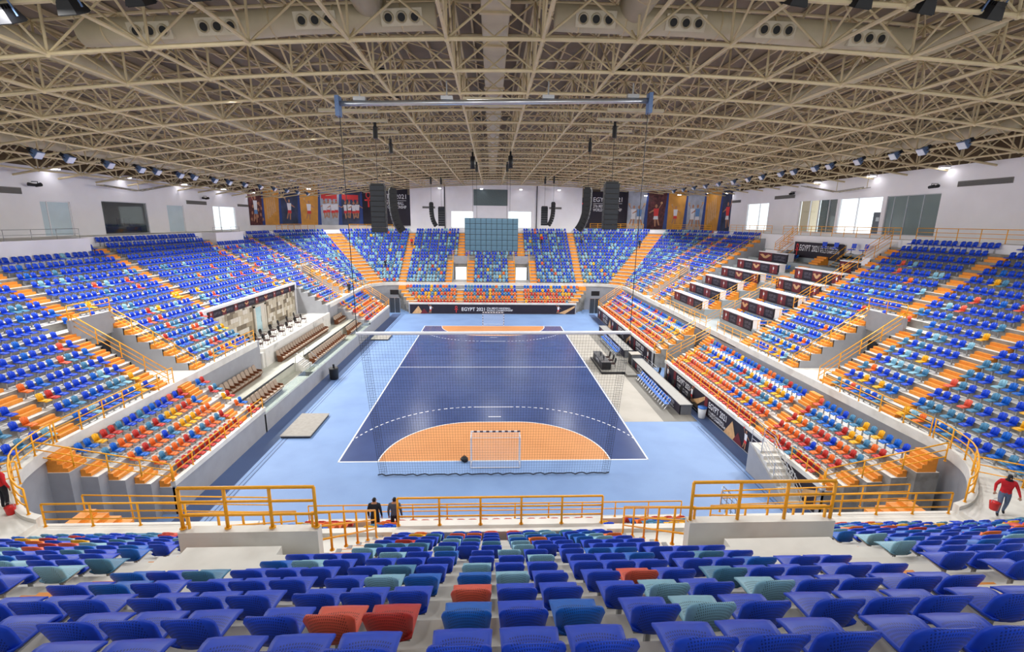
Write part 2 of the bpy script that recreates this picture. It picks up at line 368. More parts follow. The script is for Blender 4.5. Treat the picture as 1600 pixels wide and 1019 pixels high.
def pit_at(side, u):
    for p in PITS.get(side, []):
        if p[0] < u < p[1]: return p
def topcut(side, u):
    for a, b, k in TOPCUT.get(side, []):
        if a < u < b: return k
    return NROW
GRAND = {}
def build_grandstand(side):
    root = tag(thing('grandstand', SIDEWORD[side]+' upper tier of pale concrete rows around the hall', 'grandstand', kind='structure'))
    GRAND[side] = root
    u0, u1 = RANGE[side]
    cuts = {u0, u1}
    if side in ('L', 'R'): cuts |= {-6.4}
    if side == 'N': cuts |= {-8.6, 8.6}
    for p in PITS.get(side, []): cuts |= {p[0], p[1]}
    for a, b, k in TOPCUT.get(side, []): cuts |= {a, b}
    cuts = sorted(c for c in cuts if u0 <= c <= u1)
    us = []
    for a, b in zip(cuts, cuts[1:]):
        n = 14 if len(side) == 2 else 1
        us += [(a+(b-a)*i/n, a+(b-a)*(i+1)/n) for i in range(n)]
    tr, ri, wh = MB(), MB(), MB()
    flip = side in ('L', 'FL', 'FR', 'NL', 'NR', 'F')
    def q(mb, a, b, c, d):
        mb.quad(a, b, c, d)
    def P(u, d, z): (x, y), n = bowl(side, u, d); return (x, y, z)
    for a, b in us:
        mid = (a+b)/2; p = pit_at(side, mid); k0 = p[2] if p else 0; kt = topcut(side, mid)
        if p and p[3] is not None:
            z = p[3]; q(tr, P(a, ledge(side, a), z), P(b, ledge(side, b), z), P(b, dtread(k0), z), P(a, dtread(k0), z))
            ri2 = ri
            d = dtread(k0); zt = rowz(side, mid, k0)
            q(ri, P(a, d, z), P(b, d, z), P(b, d, zt), P(a, d, zt))
        for k in range(k0, kt):
            za, zb = rowz(side, a, k), rowz(side, b, k)
            d0, d1 = dtread(k), dtread(k+1)
            e0, e1 = (ledge(side, a), ledge(side, b)) if k == 0 else (d0, d0)
            if side == 'N' and k == 0 and abs(mid) > 8.6:
                q(tr, P(a, -1.0, 4.3), P(b, -1.0, 4.3), P(b, 0, 4.3), P(a, 0, 4.3)); q(tr, P(a, 0, 4.3), P(b, 0, 4.3), P(b, 0, Z0), P(a, 0, Z0)); e0 = e1 = 0
                for uu in (a, b): q(tr, P(uu, -.85, 4.0), P(uu, 0, 4.0), P(uu, 0, Z0), P(uu, -.85, Z0))
            q(tr, P(a, e0, za), P(b, e1, zb), P(b, d1, zb), P(a, d1, za))
            if k > k0:
                ya, yb = rowz(side, a, k-1), rowz(side, b, k-1)
                q(ri, P(a, d0, ya), P(b, d0, yb), P(b, d0, zb), P(a, d0, za))
        if p is None or p[3] is not None:
            d = dtread(kt); za, zb = rowz(side, a, kt-1), rowz(side, b, kt-1)
            top = 13.35 if mid < 45 and side == 'L' else rowz(side, mid, NROW)+.1
            top = max(top, za+.05)
            q(wh, P(a, d, za), P(b, d, zb), P(b, d, top), P(a, d, top))
            if kt < NROW:
                q(tr, P(a, d, top), P(b, d, top), P(b, dtread(NROW), top), P(a, dtread(NROW), top))
            q(tr, P(a, dtread(NROW), top), P(b, dtread(NROW), top), P(b, dtread(NROW)+4.5, top), P(a, dtread(NROW)+4.5, top))
    # cheek walls of the cut-outs
    ck = MB()
    for p in PITS.get(side, []):
        zf = p[3] if p[3] is not None else 4.3
        for u, s in ((p[0], -1), (p[1], 1)):
            for k in range(p[2]):
                z = rowz(side, u, k); d0, d1 = dtread(k), dtread(k+1)
                a, b = (u, u+s*.12)
                for (da, db) in ((d0, d1),):
                    ck.hexa([P(a, da, zf-.3), P(a, db, zf-.3), P(b, db, zf-.3), P(b, da, zf-.3), P(a, da, z+.03), P(a, db, z+.03), P(b, db, z+.03), P(b, da, z+.03)])
    for a, b, kt in TOPCUT.get(side, []):
        for u in (a, b):
            q(wh, P(u, dtread(kt), 10), P(u, dtread(NROW)+.3, 10), P(u, dtread(NROW)+.3, 13.34), P(u, dtread(kt), 13.34))
    tr.build('tread_surface', concrete, root); ri.build('riser_face', riser, root)
    if wh.v: wh.build('back_upstand', white, root)
    if ck.v: ck.build('cheek_wall', greywall, root)
    # ledge fascia with white curb
    fa, cb = MB(), MB()
    us2 = []
    for a, b in us:
        n = 4 if side in ('L', 'R') else 1
        us2 += [(a+(b-a)*i/n, a+(b-a)*(i+1)/n) for i in range(n)]
    for a, b in us2:
        p = pit_at(side, (a+b)/2); top = Z0; ch = .16; ea, eb = ledge(side, (a+b)/2 if side == 'N' else a), ledge(side, (a+b)/2 if side == 'N' else b)
        if side == 'N' and ea < -.5: top, ch = 4.28, .03
        if side == 'L' and p and p[3] == 3.4: continue
        q(fa, P(a, ea, 0), P(b, eb, 0), P(b, eb, top), P(a, ea, top))
        cb.hexa([P(a, ea-.12, top-.35), P(b, eb-.12, top-.35), P(b, eb+.14, top-.35), P(a, ea+.14, top-.35), P(a, ea-.12, top+ch), P(b, eb-.12, top+ch), P(b, eb+.14, top+ch), P(a, ea+.14, top+ch)])
    fa.build('fascia', greywall, root); cb.build('curb', concrete, root)
    return root
for sd in ('L', 'R', 'F', 'N', 'FL', 'FR', 'NL', 'NR'): build_grandstand(sd)

# head walls of the vomitories: upstand, dark doorway
def head_wall(side, p):
    root = GRAND[side]; d = dtread(p[2])
    z1 = rowz(side, (p[0]+p[1])/2, p[2]); m_, dk = MB(), MB()
    def P(u, dd, z): (x, y), n = bowl(side, u, dd); return (x, y, z)
    u0, u1 = p[0]-.25, p[1]+.25
    m_.hexa([P(u0, d-.18, z1-.75), P(u1, d-.18, z1-.75), P(u1, d+.05, z1-.75), P(u0, d+.05, z1-.75), P(u0, d-.18, z1+.7), P(u1, d-.18, z1+.7), P(u1, d+.05, z1+.7), P(u0, d+.05, z1+.7)])
    m_.build('head_wall', concrete if side == 'N' else greywall, root)
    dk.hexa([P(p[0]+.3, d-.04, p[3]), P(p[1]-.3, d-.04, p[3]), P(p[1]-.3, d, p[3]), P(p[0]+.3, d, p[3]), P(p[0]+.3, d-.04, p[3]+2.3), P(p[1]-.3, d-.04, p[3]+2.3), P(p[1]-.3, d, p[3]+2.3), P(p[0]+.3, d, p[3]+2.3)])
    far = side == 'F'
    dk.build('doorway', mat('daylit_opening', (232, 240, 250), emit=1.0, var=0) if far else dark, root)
for sd in ('L', 'R', 'F', 'N'):
    for p in PITS[sd]:
        if p[2] == 7: head_wall(sd, p)
# landing slabs above the near vomitories
for p in PITS['N']:
    sl = MB(); k = 7; y1 = YN-dtread(7)-.06; z = rowz('N', 0, 8)+.2
    sl.box(p[0]-.1, p[1]+.1, y1-2.1, y1-.75, z-1.0, z); sl.box(p[0]+.35, p[1]-.35, y1-2.3, y1-2.1, z-1.0, z); sl.box(p[0]+.25, p[1]-.25, y1-.75, y1-.5, z-1.0, z)
    sl.build('landing_slab', concrete, GRAND['N'])
# the raised front of the near middle block
pf = MB(); zz = 6.02
pf.box(-3.15, 3.2, -15.35, -14.75, 4.3, zz)
for s, x in ((-1, -3.15), (1, 3.2)):
    for i in range(3):
        a, b = x+s*i*.16, x+s*(i+1)*.16
        pf.box(min(a, b), max(a, b), -15.35, -14.7, 4.3, zz-.3*(i+1))
pf.build('front_parapet', concrete, GRAND['N'])

# ------------------------------------------------------------------ orange aisle steps
STEPMESH = {}
def step_mesh(w, d, h):
    key = (round(w, 2), round(d, 2), round(h, 2))
    if key not in STEPMESH:
        mb = MB(); mb.box(-w/2, w/2, -d, 0, 0, h); me = mb.mesh('step', orange_step)
        STEPMESH[key] = me
    return STEPMESH[key]
def put_step(parent, pos, n, w, d, h):
    a = atan2(n[1], n[0])-pi/2                 # local +y points outward (uphill)
    M = ORIG.get(parent.name, Matrix.Identity(4)) @ Matrix.Translation(pos) @ Matrix.Rotation(a, 4, 'Z')
    return link('step', step_mesh(w, d, h), parent, M)
def flight(side, u, w, k0, k1, label):
    (x, y), n = bowl(side, u, dtread(k0))
    root = thing('aisle_steps', label, 'stairs', (x, y, rowz(side, u, k0)))
    for k in range(k0, k1):
        z = rowz(side, u, k); h = rowz(side, u, k+1)-z
        d = dtread(k+1)
        (x, y), n = bowl(side, u, d-.012)
        put_step(root, (x, y, z), n, w, .46, h*.34); put_step(root, (x, y, z+h*.34), n, w, .23, h*.33)
    return root
def aisle_label(side, i, a):
    lst = AIS[side]; w = {'L': 'left', 'R': 'right', 'N': 'near', 'F': 'far'}.get(side)
    if len(side) == 2: return 'broad orange aisle steps climbing the '+SIDEWORD[side]+' of the upper tier'
    part = 'upper' if a[2] > 0 else ('lower' if a[3] <= 7 else 'full height')
    same = sorted([b for b in lst if (b[2] > 0, b[3] <= 7) == (a[2] > 0, a[3] <= 7)], key=lambda b: b[0])
    return '%s orange aisle steps of the %s stand, %s from the %s' % (part, w, ORD[same.index(a)+1], 'camera' if side in 'LR' else 'left')
for sd in AIS:
    for i, a in enumerate(AIS[sd]): flight(sd, a[0], a[1], a[2], a[3], aisle_label(sd, i, a))

# ------------------------------------------------------------------ lower tier blocks
LOW = {}
def lower(side, o):
    """o metres back from the court-side wall face"""
    def P(u, z):
        if side == 'L': return (WLF-o, u, z)
        if side == 'R': return (WRF+o, u, z)
        if side == 'F': return (u, WFF+o, z)
        return (u, WNF-o, z)
    return P
LN = {'L': (-1, 0), 'R': (1, 0), 'F': (0, 1), 'N': (0, -1)}
LOWBLK = {'L': [(-5.3, 4.6), (34.6, 46.6)], 'R': [(-6.4, 16.4), (19.8, 46.8)], 'F': [(-13.9, 13.9)], 'N': [(-8.5, 8.6)]}
LOWAIS = {'L': [(-4.75, 1.0), (2.6, 1.0), (45.6, 1.6)], 'R': [(-5.85, 1.0), (.5, 1.0), (15.8, 1.0), (20.4, 1.0), (46.1, 1.2)], 'F': [(-13.3, 1.2), (-5.6, 1.1), (4.6, 1.1), (13.3, 1.2)], 'N': [(-5.6, 1.1), (5.0, 1.1)]}
SLANT = {('L', 0): (.5, 0), ('L', 1): (0, .35), ('R', 0): (.42, 0), ('R', 1): (0, .35), ('F', 0): (.55, .55), ('N', 0): (0, 0)}
def slant(side, u):
    """sideways shift per row of an aisle at a slanted block end"""
    for i, (a, b) in enumerate(LOWBLK[side]):
        if abs(u-a) < 1.3: return -SLANT[(side, i)][0]
        if abs(u-b) < 1.3: return SLANT[(side, i)][1]
    return 0
def lowz(j): return 1.55+.5*j
def build_lower(side, i, u0, u1):
    root = tag(thing('lower_grandstand', SIDEWORD[side]+' lower tier of grey concrete rows', 'grandstand', kind='structure'))
    tr, ri = MB(), MB()
    for j in range(5):
        a, b = .8*j, .8*(j+1)
        if j == 4: b = 4.35
        A, B = lower(side, a), lower(side, b); z = lowz(j)
        v0, v1 = u0-SLANT[(side, i)][0]*j, u1+SLANT[(side, i)][1]*j
        tr.quad(A(v0, z), A(v1, z), B(v1, z), B(v0, z))
        if j:
            ri.quad(A(v0, z-.5), A(v1, z-.5), A(v1, z), A(v0, z)); w0, w1 = u0-SLANT[(side, i)][0]*(j-1), u1+SLANT[(side, i)][1]*(j-1)
            zb = 0 if side != 'F' else z-1.4
            if w0 > v0: ri.quad(A(v0, zb), A(w0, zb), A(w0, z-.5), A(v0, z-.5))
            if w1 < v1: ri.quad(A(w1, zb), A(v1, zb), A(v1, z-.5), A(w1, z-.5))
        for u in (v0, v1): ri.quad(A(u, 0 if side != 'F' else z-.9), B(u, 0 if side != 'F' else z-.9), B(u, z), A(u, z))
        ri.quad(B(v0, 0), B(v1, 0), B(v1, z), B(v0, z))
    tr.build('tread_surface', concrete, root); ri.build('riser_face', greywall if side == 'L' else riser, root)
    w, cb = MB(), MB()
    A, B = lower(side, 0), lower(side, .14)
    w.hexa([A(u0, 0), A(u1, 0), B(u1, 0), B(u0, 0), A(u0, 1.62), A(u1, 1.62), B(u1, 1.62), B(u0, 1.62)])
    A, B = lower(side, -.05), lower(side, .2)
    cb.hexa([A(u0, 1.62), A(u1, 1.62), B(u1, 1.62), B(u0, 1.62), A(u0, 1.9), A(u1, 1.9), B(u1, 1.9), B(u0, 1.9)])
    w.build('front_wall', greywall, root); cb.build('curb', concrete, root)
    return root
for sd in LOWBLK:
    for i, (a, b) in enumerate(LOWBLK[sd]): LOW[(sd, i)] = build_lower(sd, i, a, b)
for sd in LOWAIS:
    n = LN[sd]
    for i, (u, w) in enumerate(LOWAIS[sd]):
        root = thing('aisle_steps', 'orange steps down the %s lower tier, %s from the %s' % (SIDEWORD[sd], ORD[i+1], 'camera' if sd in 'LR' else 'left'), 'stairs', lower(sd, .3)(u, lowz(0)))
        for j in range(4):
            uu = u+slant(sd, u)*j
            put_step(root, lower(sd, .8*(j+1)-.012)(uu, lowz(j)), n, w, .46, .17); put_step(root, lower(sd, .8*(j+1)-.012)(uu, lowz(j)+.17), n, w, .23, .165)
        if sd in 'LR' or abs(u) > 10:
            for q in range(4 if sd != 'F' else 3):  # the run from the top row up to the walkway
                put_step(root, lower(sd, 4.2)(u+slant(sd, u)*4, lowz(4)+.2*q), n, w, .95-.22*q, .2)

# ------------------------------------------------------------------ seats
def near_seat_meshes():
    pan, back, br = MB(), MB(), MB()
    # pan: local origin under the seat, front is -y, back is +y (uphill)
    nx, ny = 12, 7
    def pz(a, b):                              # a in -1..1 across, b in 0..1 from back to front
        return .43+.035*abs(a)**3*(1-.6*b)-.05*max(0, b-.72)**1.5*6+.012*(1-b)
    top, bot = [], []
    for j in range(ny+1):
        b = j/ny
        for i in range(nx+1):
            a = -1+2*i/nx
            w = .188+.026*b-.03*max(0, b-.85)/.15*abs(a)
            y = .2-.44*b+.02*abs(a)**2*(1 if b > .9 else 0)
            top.append((a*w, y, pz(a, b))); bot.append((a*w*.97, y, pz(a, b)-.025))
    def grid(mb, t, bt, nx, ny):
        o = len(mb.v); mb.v += t; q = len(mb.v); mb.v += bt; st = nx+1
        for j in range(ny):
            for i in range(nx):
                k = j*st+i
                mb.f.append((o+k, o+k+st, o+k+st+1, o+k+1)); mb.f.append((q+k+1, q+k+st+1, q+k+st, q+k)); mb.mi += [0, 0]
        ring = [i for i in range(st)]+[j*st+nx for j in range(1, ny+1)]+[ny*st+i for i in range(nx-1, -1, -1)]+[j*st for j in range(ny-1, 0, -1)]
        for a, b in zip(ring, ring[1:]+ring[:1]):
            mb.f.append((o+a, o+b, q+b, q+a)); mb.mi.append(0)
    grid(pan, top, bot, nx, ny)
    f, r = [], []
    ny = 6
    for j in range(ny+1):
        b = j/ny
        for i in range(nx+1):
            a = -1+2*i/nx
            w = .176+.032*b**.7-.02*max(0, b-.85)/.15*abs(a)**4
            z = .43+.32*b-.035*abs(a)**6*max(0, b-.5)/.5+.05*(1-a*a)*b**2
            y = .19+.10*b-.075*abs(a)**2.2
            f.append((a*w, y, z)); r.append((a*w, y+.028, z+(.004 if b > .9 else 0)))
    grid(back, r, f, nx, ny)
    br.tube([(0, .06, 0), (0, .06, .41)], .03, 6); br.box(-.16, .16, -.1, .16, .385, .405); br.box(-.07, .07, 0, .13, 0, .015)
    return pan, back, br
_p, _b, _k = near_seat_meshes()
PANM = {k: _p.mesh('seat_pan', m_, True) for k, m_ in SEATN.items()}
BACKM = {k: _b.mesh('backrest', m_, True) for k, m_ in SEATN.items()}
BRM = _k.mesh('bracket', bracket_m)
def far_seat_template():
    mb = MB()
    # pan with lip
    ys = [.2, -.12, -.24]; zs = [.44, .43, .385]
    for w, s in ((.178, 0),):
        for (y0, z0), (y1, z1) in zip(list(zip(ys, zs)), list(zip(ys, zs))[1:]):
            mb.hexa([(-w, y1, z1-.03), (w, y1, z1-.03), (w, y0, z0-.03), (-w, y0, z0-.03), (-w, y1, z1), (w, y1, z1), (w, y0, z0), (-w, y0, z0)])
    # back: three facets, rounded top
    xs = [-.18, -.09, .09, .18]; yo = [-.055, 0, 0, -.055]; tz = [.72, .785, .785, .72]
    for i in range(3):
        a, b = i, i+1
        mb.hexa([(xs[a]*.93, .19+yo[a], .44), (xs[b]*.93, .19+yo[b], .44), (xs[b]*.93, .215+yo[b], .44), (xs[a]*.93, .215+yo[a], .44),
                 (xs[a], .28+yo[a], tz[a]), (xs[b], .28+yo[b], tz[b]), (xs[b], .31+yo[b], tz[b]), (xs[a], .31+yo[a], tz[a])])
    nseat = len(mb.f)
    mb.m = 1; mb.hexa([(-.03, .03, 0), (.03, .03, 0), (.03, .09, 0), (-.03, .09, 0), (-.03, .03, .41), (.03, .03, .41), (.03, .09, .41), (-.03, .09, .41)])
    return mb, nseat
SEATS = []                                     # (x, y, z, rotation, colour, row, side)
UP_W = ['royal blue', 'royal blue', 'royal blue', 'bright blue', 'pale blue', 'steel blue', 'coral', 'yellow', 'red', 'orange']
def pick_upper(k, side):
    t = k/16
    if side in ('F', 'FL', 'FR'):
        w = [8*t+2.2, 1.5, 3.6-1.5*t, 1.6-.9*t, .12+.6*max(0, .5-t), .05+.7*max(0, .4-t)**1.2, .05, .03+1.6*max(0, .2-t)]
    else:
        w = [9.5*t**1.1+2.2, 1.1*(1-t)+.3, .6, 1.5*(1-t)**1.5+.05, .22+.12*(1-t), .02+.6*(1-t)**2.2, .03+.3*(1-t)**3, .02+.4*(1-t)**3]
        if t > .86: w = [1, .03, .02, 0, .01, 0, 0, 0]
    return rnd.choices(['royal blue', 'bright blue', 'pale blue', 'steel blue', 'coral', 'yellow', 'red', 'orange'], w)[0]
def pick_lower(j):
    w = {0: [0, .1, 0, .1, 0, .05, 9, .3], 1: [.3, .9, 0, .8, .6, 1.6, 1.3, 4], 2: [.5, .7, 0, 1.4, .5, 1.5, 1.8, 3.6], 3: [1.2, 1.6, .1, 2.4, .3, 1.6, .9, 1.2], 4: [1.9, 2.2, .1, 1.6, .2, .7, .5, .9]}[j]
    return rnd.choices(['royal blue', 'bright blue', 'pale blue', 'steel blue', 'coral', 'yellow', 'red', 'orange'], w)[0]
SP, GAP = .46, .17
def fill(a, b, sp=SP, gap=GAP, mg=.1):
    """centres of seats in groups of three between a and b"""
    L = b-a-mg
    if L < sp: return []
    n = int(L/sp)
    while n > 0 and n*sp+((n-1)//3)*gap > L: n -= 1
    tot = n*sp+((n-1)//3)*gap
    if n >= 3:
        sp += (L-tot)/n; tot = L
    p = a+(b-a-tot)/2; out = []
    for i in range(n):
        if i and i % 3 == 0: p += gap
        out.append(p+sp/2); p += sp
    return out
MID = {14: 'rrr', 13: 'brb', 12: 'crr', 11: 'bpr', 10: 'prr', 9: 'rrp', 8: 'rpr'}
CODE = {'r': 'royal blue', 'b': 'bright blue', 'c': 'coral', 'p': 'pale blue'}
def seat_rows(side):
    u0, u1 = RANGE[side]
    for k in range(NROW):
        dback = .85+TREAD*k; r = 1 if len(side) == 1 else RC+dback
        blk = []
        for (u, w, k0, k1) in AIS[side]:
            if k0 <= k <= k1+ (0 if k1 < 16 else 1): blk.append((u-(w/2+.03)/r, u+(w/2+.03)/r))
        for (a, b, kv, zf) in PITS.get(side, []):
            if k < kv: blk.append((a-.2, b+.2))
            elif k in (7, 8, 9) and side == 'N': blk.append((a-.15, b+.15))
        for (a, b, kt) in TOPCUT.get(side, []):
            if k >= kt: blk.append((a, b))
        if side == 'N' and k < 2: blk.append((-4.2, 4.3))
        blk.sort(); p = u0; free = []
        for a, b in blk:
            if a > p: free.append((p, a))
            p = max(p, b)
        if p < u1: free.append((p, u1))
        for a, b in free:
            for u in fill(a, b, SP/r, GAP/r, .1/r):
                (x, y), n = bowl(side, u, dback-.31)
                c = pick_upper(k, side)
                if side == 'N' and k in MID and abs(u) < .85: c = CODE[MID[k][0 if u < -.3 else 1 if u < .3 else 2]]
                SEATS.append((x, y, rowz(side, u, k), atan2(n[1], n[0])-pi/2, c, k, side))
for sd in ('L', 'R', 'F', 'N', 'FL', 'FR', 'NL', 'NR'): seat_rows(sd)
def lower_rows(side, i, u0, u1):
    n = LN[side]; rz = atan2(n[1], n[0])-pi/2
    for j in range(5):
        blk = sorted((u-w/2-.04+slant(side, u)*j, u+w/2+.04+slant(side, u)*j) for u, w in LOWAIS[side])
        p = u0-SLANT[(side, i)][0]*j; q1 = u1+SLANT[(side, i)][1]*j; free = []
        for a, b in blk:
            if b < p: continue
            if a > p: free.append((p, min(a, q1)))
            p = max(p, b)
            if p > q1: break
        if p < q1: free.append((p, q1))
        for a, b in free:
            if b <= a: continue
            for u in fill(a, b, .5, 0):
                x, y, z = lower(side, .8*j+.42)(u, lowz(j))
                SEATS.append((x, y, z, rz, pick_lower(j), j, side+'low'))
for sd in LOWBLK:
    for i, (a, b) in enumerate(LOWBLK[sd]): lower_rows(sd, i, a, b)
# nearest seats in the picture: objects with their parts; the rest one joined object
def to_px(p):
    d = Vector(p)-CAM; z = d.dot(_f)
    if z <= .3: return None
    return 800+735.3*d.dot(_r)/z, 509.5-735.3*d.dot(_u)/z, z
cand = []
for i, s in enumerate(SEATS):
    q = to_px((s[0], s[1], s[2]+.6))
    if q and -25 < q[0] < 1625 and q[1] < 1050: cand.append((q[2], i))
cand.sort(); near_ids = [i for _, i in cand[:300]]; near_set = set(near_ids); seen_ids = set(i for _, i in cand)
KMAX = max(SEATS[i][5] for i in near_ids)
byrow = {}
for i in near_ids:
    s = SEATS[i]; byrow.setdefault((s[6], s[5]), []).append(i)
for (side, k), ids in sorted(byrow.items()):
    allrow = sorted([s[0] for s in SEATS if s[5] == k and s[6] == side])
    lefts = sorted([x for x in allrow if x < -.29], reverse=True); rights = sorted(x for x in allrow if x >= -.29)
    for i in ids:
        x, y, z, rz, c, kk, sd = SEATS[i]
        if x < -.29: n, w = lefts.index(x)+1, 'left'
        else: n, w = rights.index(x)+1, 'right'
        lab = '%s seat, %s row from the picture foot, %s %s of the middle' % (c, ORD[KMAX-kk+1], ORD[min(n, 30)], w)
        root = tag(bpy.data.objects.new('stadium_seat', None), lab, 'seat', 'stadium seats nearest the camera'); C.objects.link(root)
        root.matrix_basis = Matrix.Translation((x, y, z)) @ Matrix.Rotation(rz, 4, 'Z')
        for nm, me in (('seat_pan', PANM[c]), ('backrest', BACKM[c]), ('bracket', BRM)): link(nm, me, root, Matrix.Identity(4))
def build_rest():
    mb, ns = far_seat_template(); tv = np.array(mb.v); tf = np.array(mb.f); nf = len(tf)
    names = list(SEATM); V, F, MI = [], [], []
    rest = [SEATS[i] for i in range(len(SEATS)) if i not in near_set and i in seen_ids]
    for q, (x, y, z, rz, c, k, sd) in enumerate(rest):
        cz, sz = cos(rz), sin(rz)
        v = np.empty_like(tv); v[:, 0] = tv[:, 0]*cz-tv[:, 1]*sz+x; v[:, 1] = tv[:, 0]*sz+tv[:, 1]*cz+y; v[:, 2] = tv[:, 2]+z
        V.append(v); F.append(tf+q*len(tv)); mi = np.full(nf, names.index(c)); mi[ns:] = len(names); MI.append(mi)
    V = np.concatenate(V); F = np.concatenate(F); MI = np.concatenate(MI)
    me = bpy.data.meshes.new('stadium_seats'); me.vertices.add(len(V)); me.vertices.foreach_set('co', V.ravel())
    me.loops.add(F.size); me.loops.foreach_set('vertex_index', F.ravel().astype(np.int32)); me.polygons.add(len(F))
    me.polygons.foreach_set('loop_start', np.arange(0, F.size, 4, dtype=np.int32)); me.polygons.foreach_set('loop_total', np.full(len(F), 4, dtype=np.int32))
    for k in names: me.materials.append(SEATM[k])
    me.materials.append(bracket_m); me.polygons.foreach_set('material_index', MI.astype(np.int32)); me.update(calc_edges=True); me.validate()
    o = link('stadium_seats', me)
    tag(o, 'rows of blue, pale blue, red, orange and yellow plastic seats all round the hall', 'seats', kind='stuff')
    print('SEATS', len(SEATS), 'rest', len(rest), 'faces', len(F))
build_rest()
# ------------------------------------------------------------------ floor and court
floor = struct(thing('floor', 'light blue sports floor with a darker border strip', 'floor'))
mb = MB(); mb.box(-24, 25, -16, 56, -.3, 0); mb.build('floor_slab', floor_blue, floor)
for nm, x0, x1 in (('border_strip', -16.5, -15.1), ('border_strip', 16.0, 17.0)):
    mb = MB(); mb.box(x0, x1, -9, 49, 0, .004); mb.build(nm, floor_strip, floor)
for x in (-14.85, -14.6, 15.5, 15.75):
    mb = MB(); mb.box(x-.03, x+.03, -9, 49 if x < 0 else 5, 0, .006); mb.build('border_line', floor_strip, floor)
def arc_area(cx, y0, sgn, r, n=28):
    pts = []
    for i in range(n+1):
        a = pi/2*i/n; pts.append((cx+1.5+r*cos(a), y0+sgn*r*sin(a)))
    for i in range(n+1):
        a = pi/2+pi/2*i/n; pts.append((cx-1.5+r*cos(a), y0+sgn*r*sin(a)))
    return pts
mb = MB(); mb.box(-10, 10, 0, 40, 0, .006); mb.build('court_surface', court_blue, floor)
for y0, s in ((0, 1), (40, -1)):
    pts = arc_area(0, y0, s, 6.0)
    mb = MB(); pp = pts if s > 0 else pts[::-1]; mb.prism(pp, .003, .010); mb.build('goal_area', court_orange, floor)
    o_ = arc_area(0, y0, s, 6.04); i_ = arc_area(0, y0, s, 5.96); mb = MB()
    for k in range(len(o_)-1):
        q = [o_[k], o_[k+1], i_[k+1], i_[k]]; q = q if s < 0 else q[::-1]
        mb.poly([(a, b, .013) for a, b in (q[::-1] if s > 0 else q[::-1])])
    mb.build('goal_area_line', line_white, floor)
    # dashed nine metre line
    mb = MB(); pts9 = [p for p in arc_area(0, y0, s, 9.0, 200) if abs(p[0]) < 10]
    ln = 0; seg = []
    for a, b in zip(pts9, pts9[1:]):
        l = hypot(b[0]-a[0], b[1]-a[1])
        if (ln % .5) < .27:
            dx, dy = (b[0]-a[0])/max(l, 1e-6), (b[1]-a[1])/max(l, 1e-6); h = .045
            mb.box(0, 0, 0, 0, 0, 0) if False else mb.quad((a[0]-dy*h, a[1]+dx*h, .012), (b[0]-dy*h, b[1]+dx*h, .012), (b[0]+dy*h, b[1]-dx*h, .012), (a[0]+dy*h, a[1]-dx*h, .012))
        ln += l
    mb.build('dashed_line', line_white, floor)
    mb = MB(); mb.box(-.5, .5, y0+s*7-.04, y0+s*7+.04, .006, .012); mb.build('penalty_line', line_white, floor)
for nm, b in (('side_line', (-10.05, -9.95, 0, 40)), ('side_line', (9.95, 10.05, 0, 40)), ('goal_line', (-10.05, 10.05, -.05, .05)), ('goal_line', (-10.05, 10.05, 39.95, 40.05)), ('centre_line', (-10, 10, 19.96, 20.04))):
    mb = MB(); mb.box(*b, .006, .0125); mb.build(nm, line_white, floor)
mb = MB(); mb.prism([(10.1, 5.9), (15.6, 5.9), (15.6, 35), (10.1, 35)], 0, .005); mb.build('grey_covering', mat_grey, floor)
mb = MB(); mb.prism([(13.2, 5.9), (15.9, 5.9), (15.9, 36), (13.2, 36)], .004, .009); mb.build('grey_covering', mat_grey_dark, floor)

# ------------------------------------------------------------------ enclosing walls
WX0, WX1, WY1 = -38.0, 38.5, 68.9
ZT = {'L': 19.05, 'R': 20.2}
def wall_with_openings(root, plane, lo, hi, z0, z1, openings, M, thick=.3):
    """plane(u, z, t) -> point; openings (u0, u1, z0, z1)"""
    us = sorted({lo, hi} | {o[0] for o in openings} | {o[1] for o in openings})
    mb = MB()
    for a, b in zip(us, us[1:]):
        op = [o for o in openings if o[0] < (a+b)/2 < o[1]]
        zs = [(z0, z1)] if not op else [(z0, op[0][2]), (op[0][3], z1)]
        for za, zb in zs:
            if zb-za < .01: continue
            mb.hexa([plane(a, za, 0), plane(b, za, 0), plane(b, za, thick), plane(a, za, thick), plane(a, zb, 0), plane(b, zb, 0), plane(b, zb, thick), plane(a, zb, thick)])
    return mb.build('wall_panel', M, root)
wl = struct(thing('wall_left', 'white left upper wall with windows and grilles', 'wall'))
LOP = [(14.4, 17.3, 13.35, 16.3), (20.8, 26.9, 13.35, 16.55), (30.2, 33.2, 13.35, 16.5), (39.45, 45.2, 13.35, 16.65)]
wall_with_openings(wl, lambda u, z, t: (WX0-t, u, z), -9.5, 49.2, 12, ZT['L'], LOP, white)
wr = struct(thing('wall_right', 'white right upper wall with tall windows and doorways', 'wall'))
ROP = [(38.6, 44.4, 14.3, 18.15), (25.2, 31.9, 14.3, 18.1), (18.9, 24.9, 14.3, 18.05), (12.7, 18.4, 14.3, 18.0)]
wall_with_openings(wr, lambda u, z, t: (WX1+t, u, z), -9.5, 49.2, 12, ZT['R'], ROP, white)
wf = struct(thing('wall_far', 'white far wall with two bright windows and a grey screen recess', 'wall'))
FOP = [(-8.4, -3.9, 13.7, 17.0), (3.0, 7.7, 13.8, 17.1)]
wall_with_openings(wf, lambda u, z, t: (u, WY1+t, z), -16.4, 17.8, 12, 23, FOP, white)
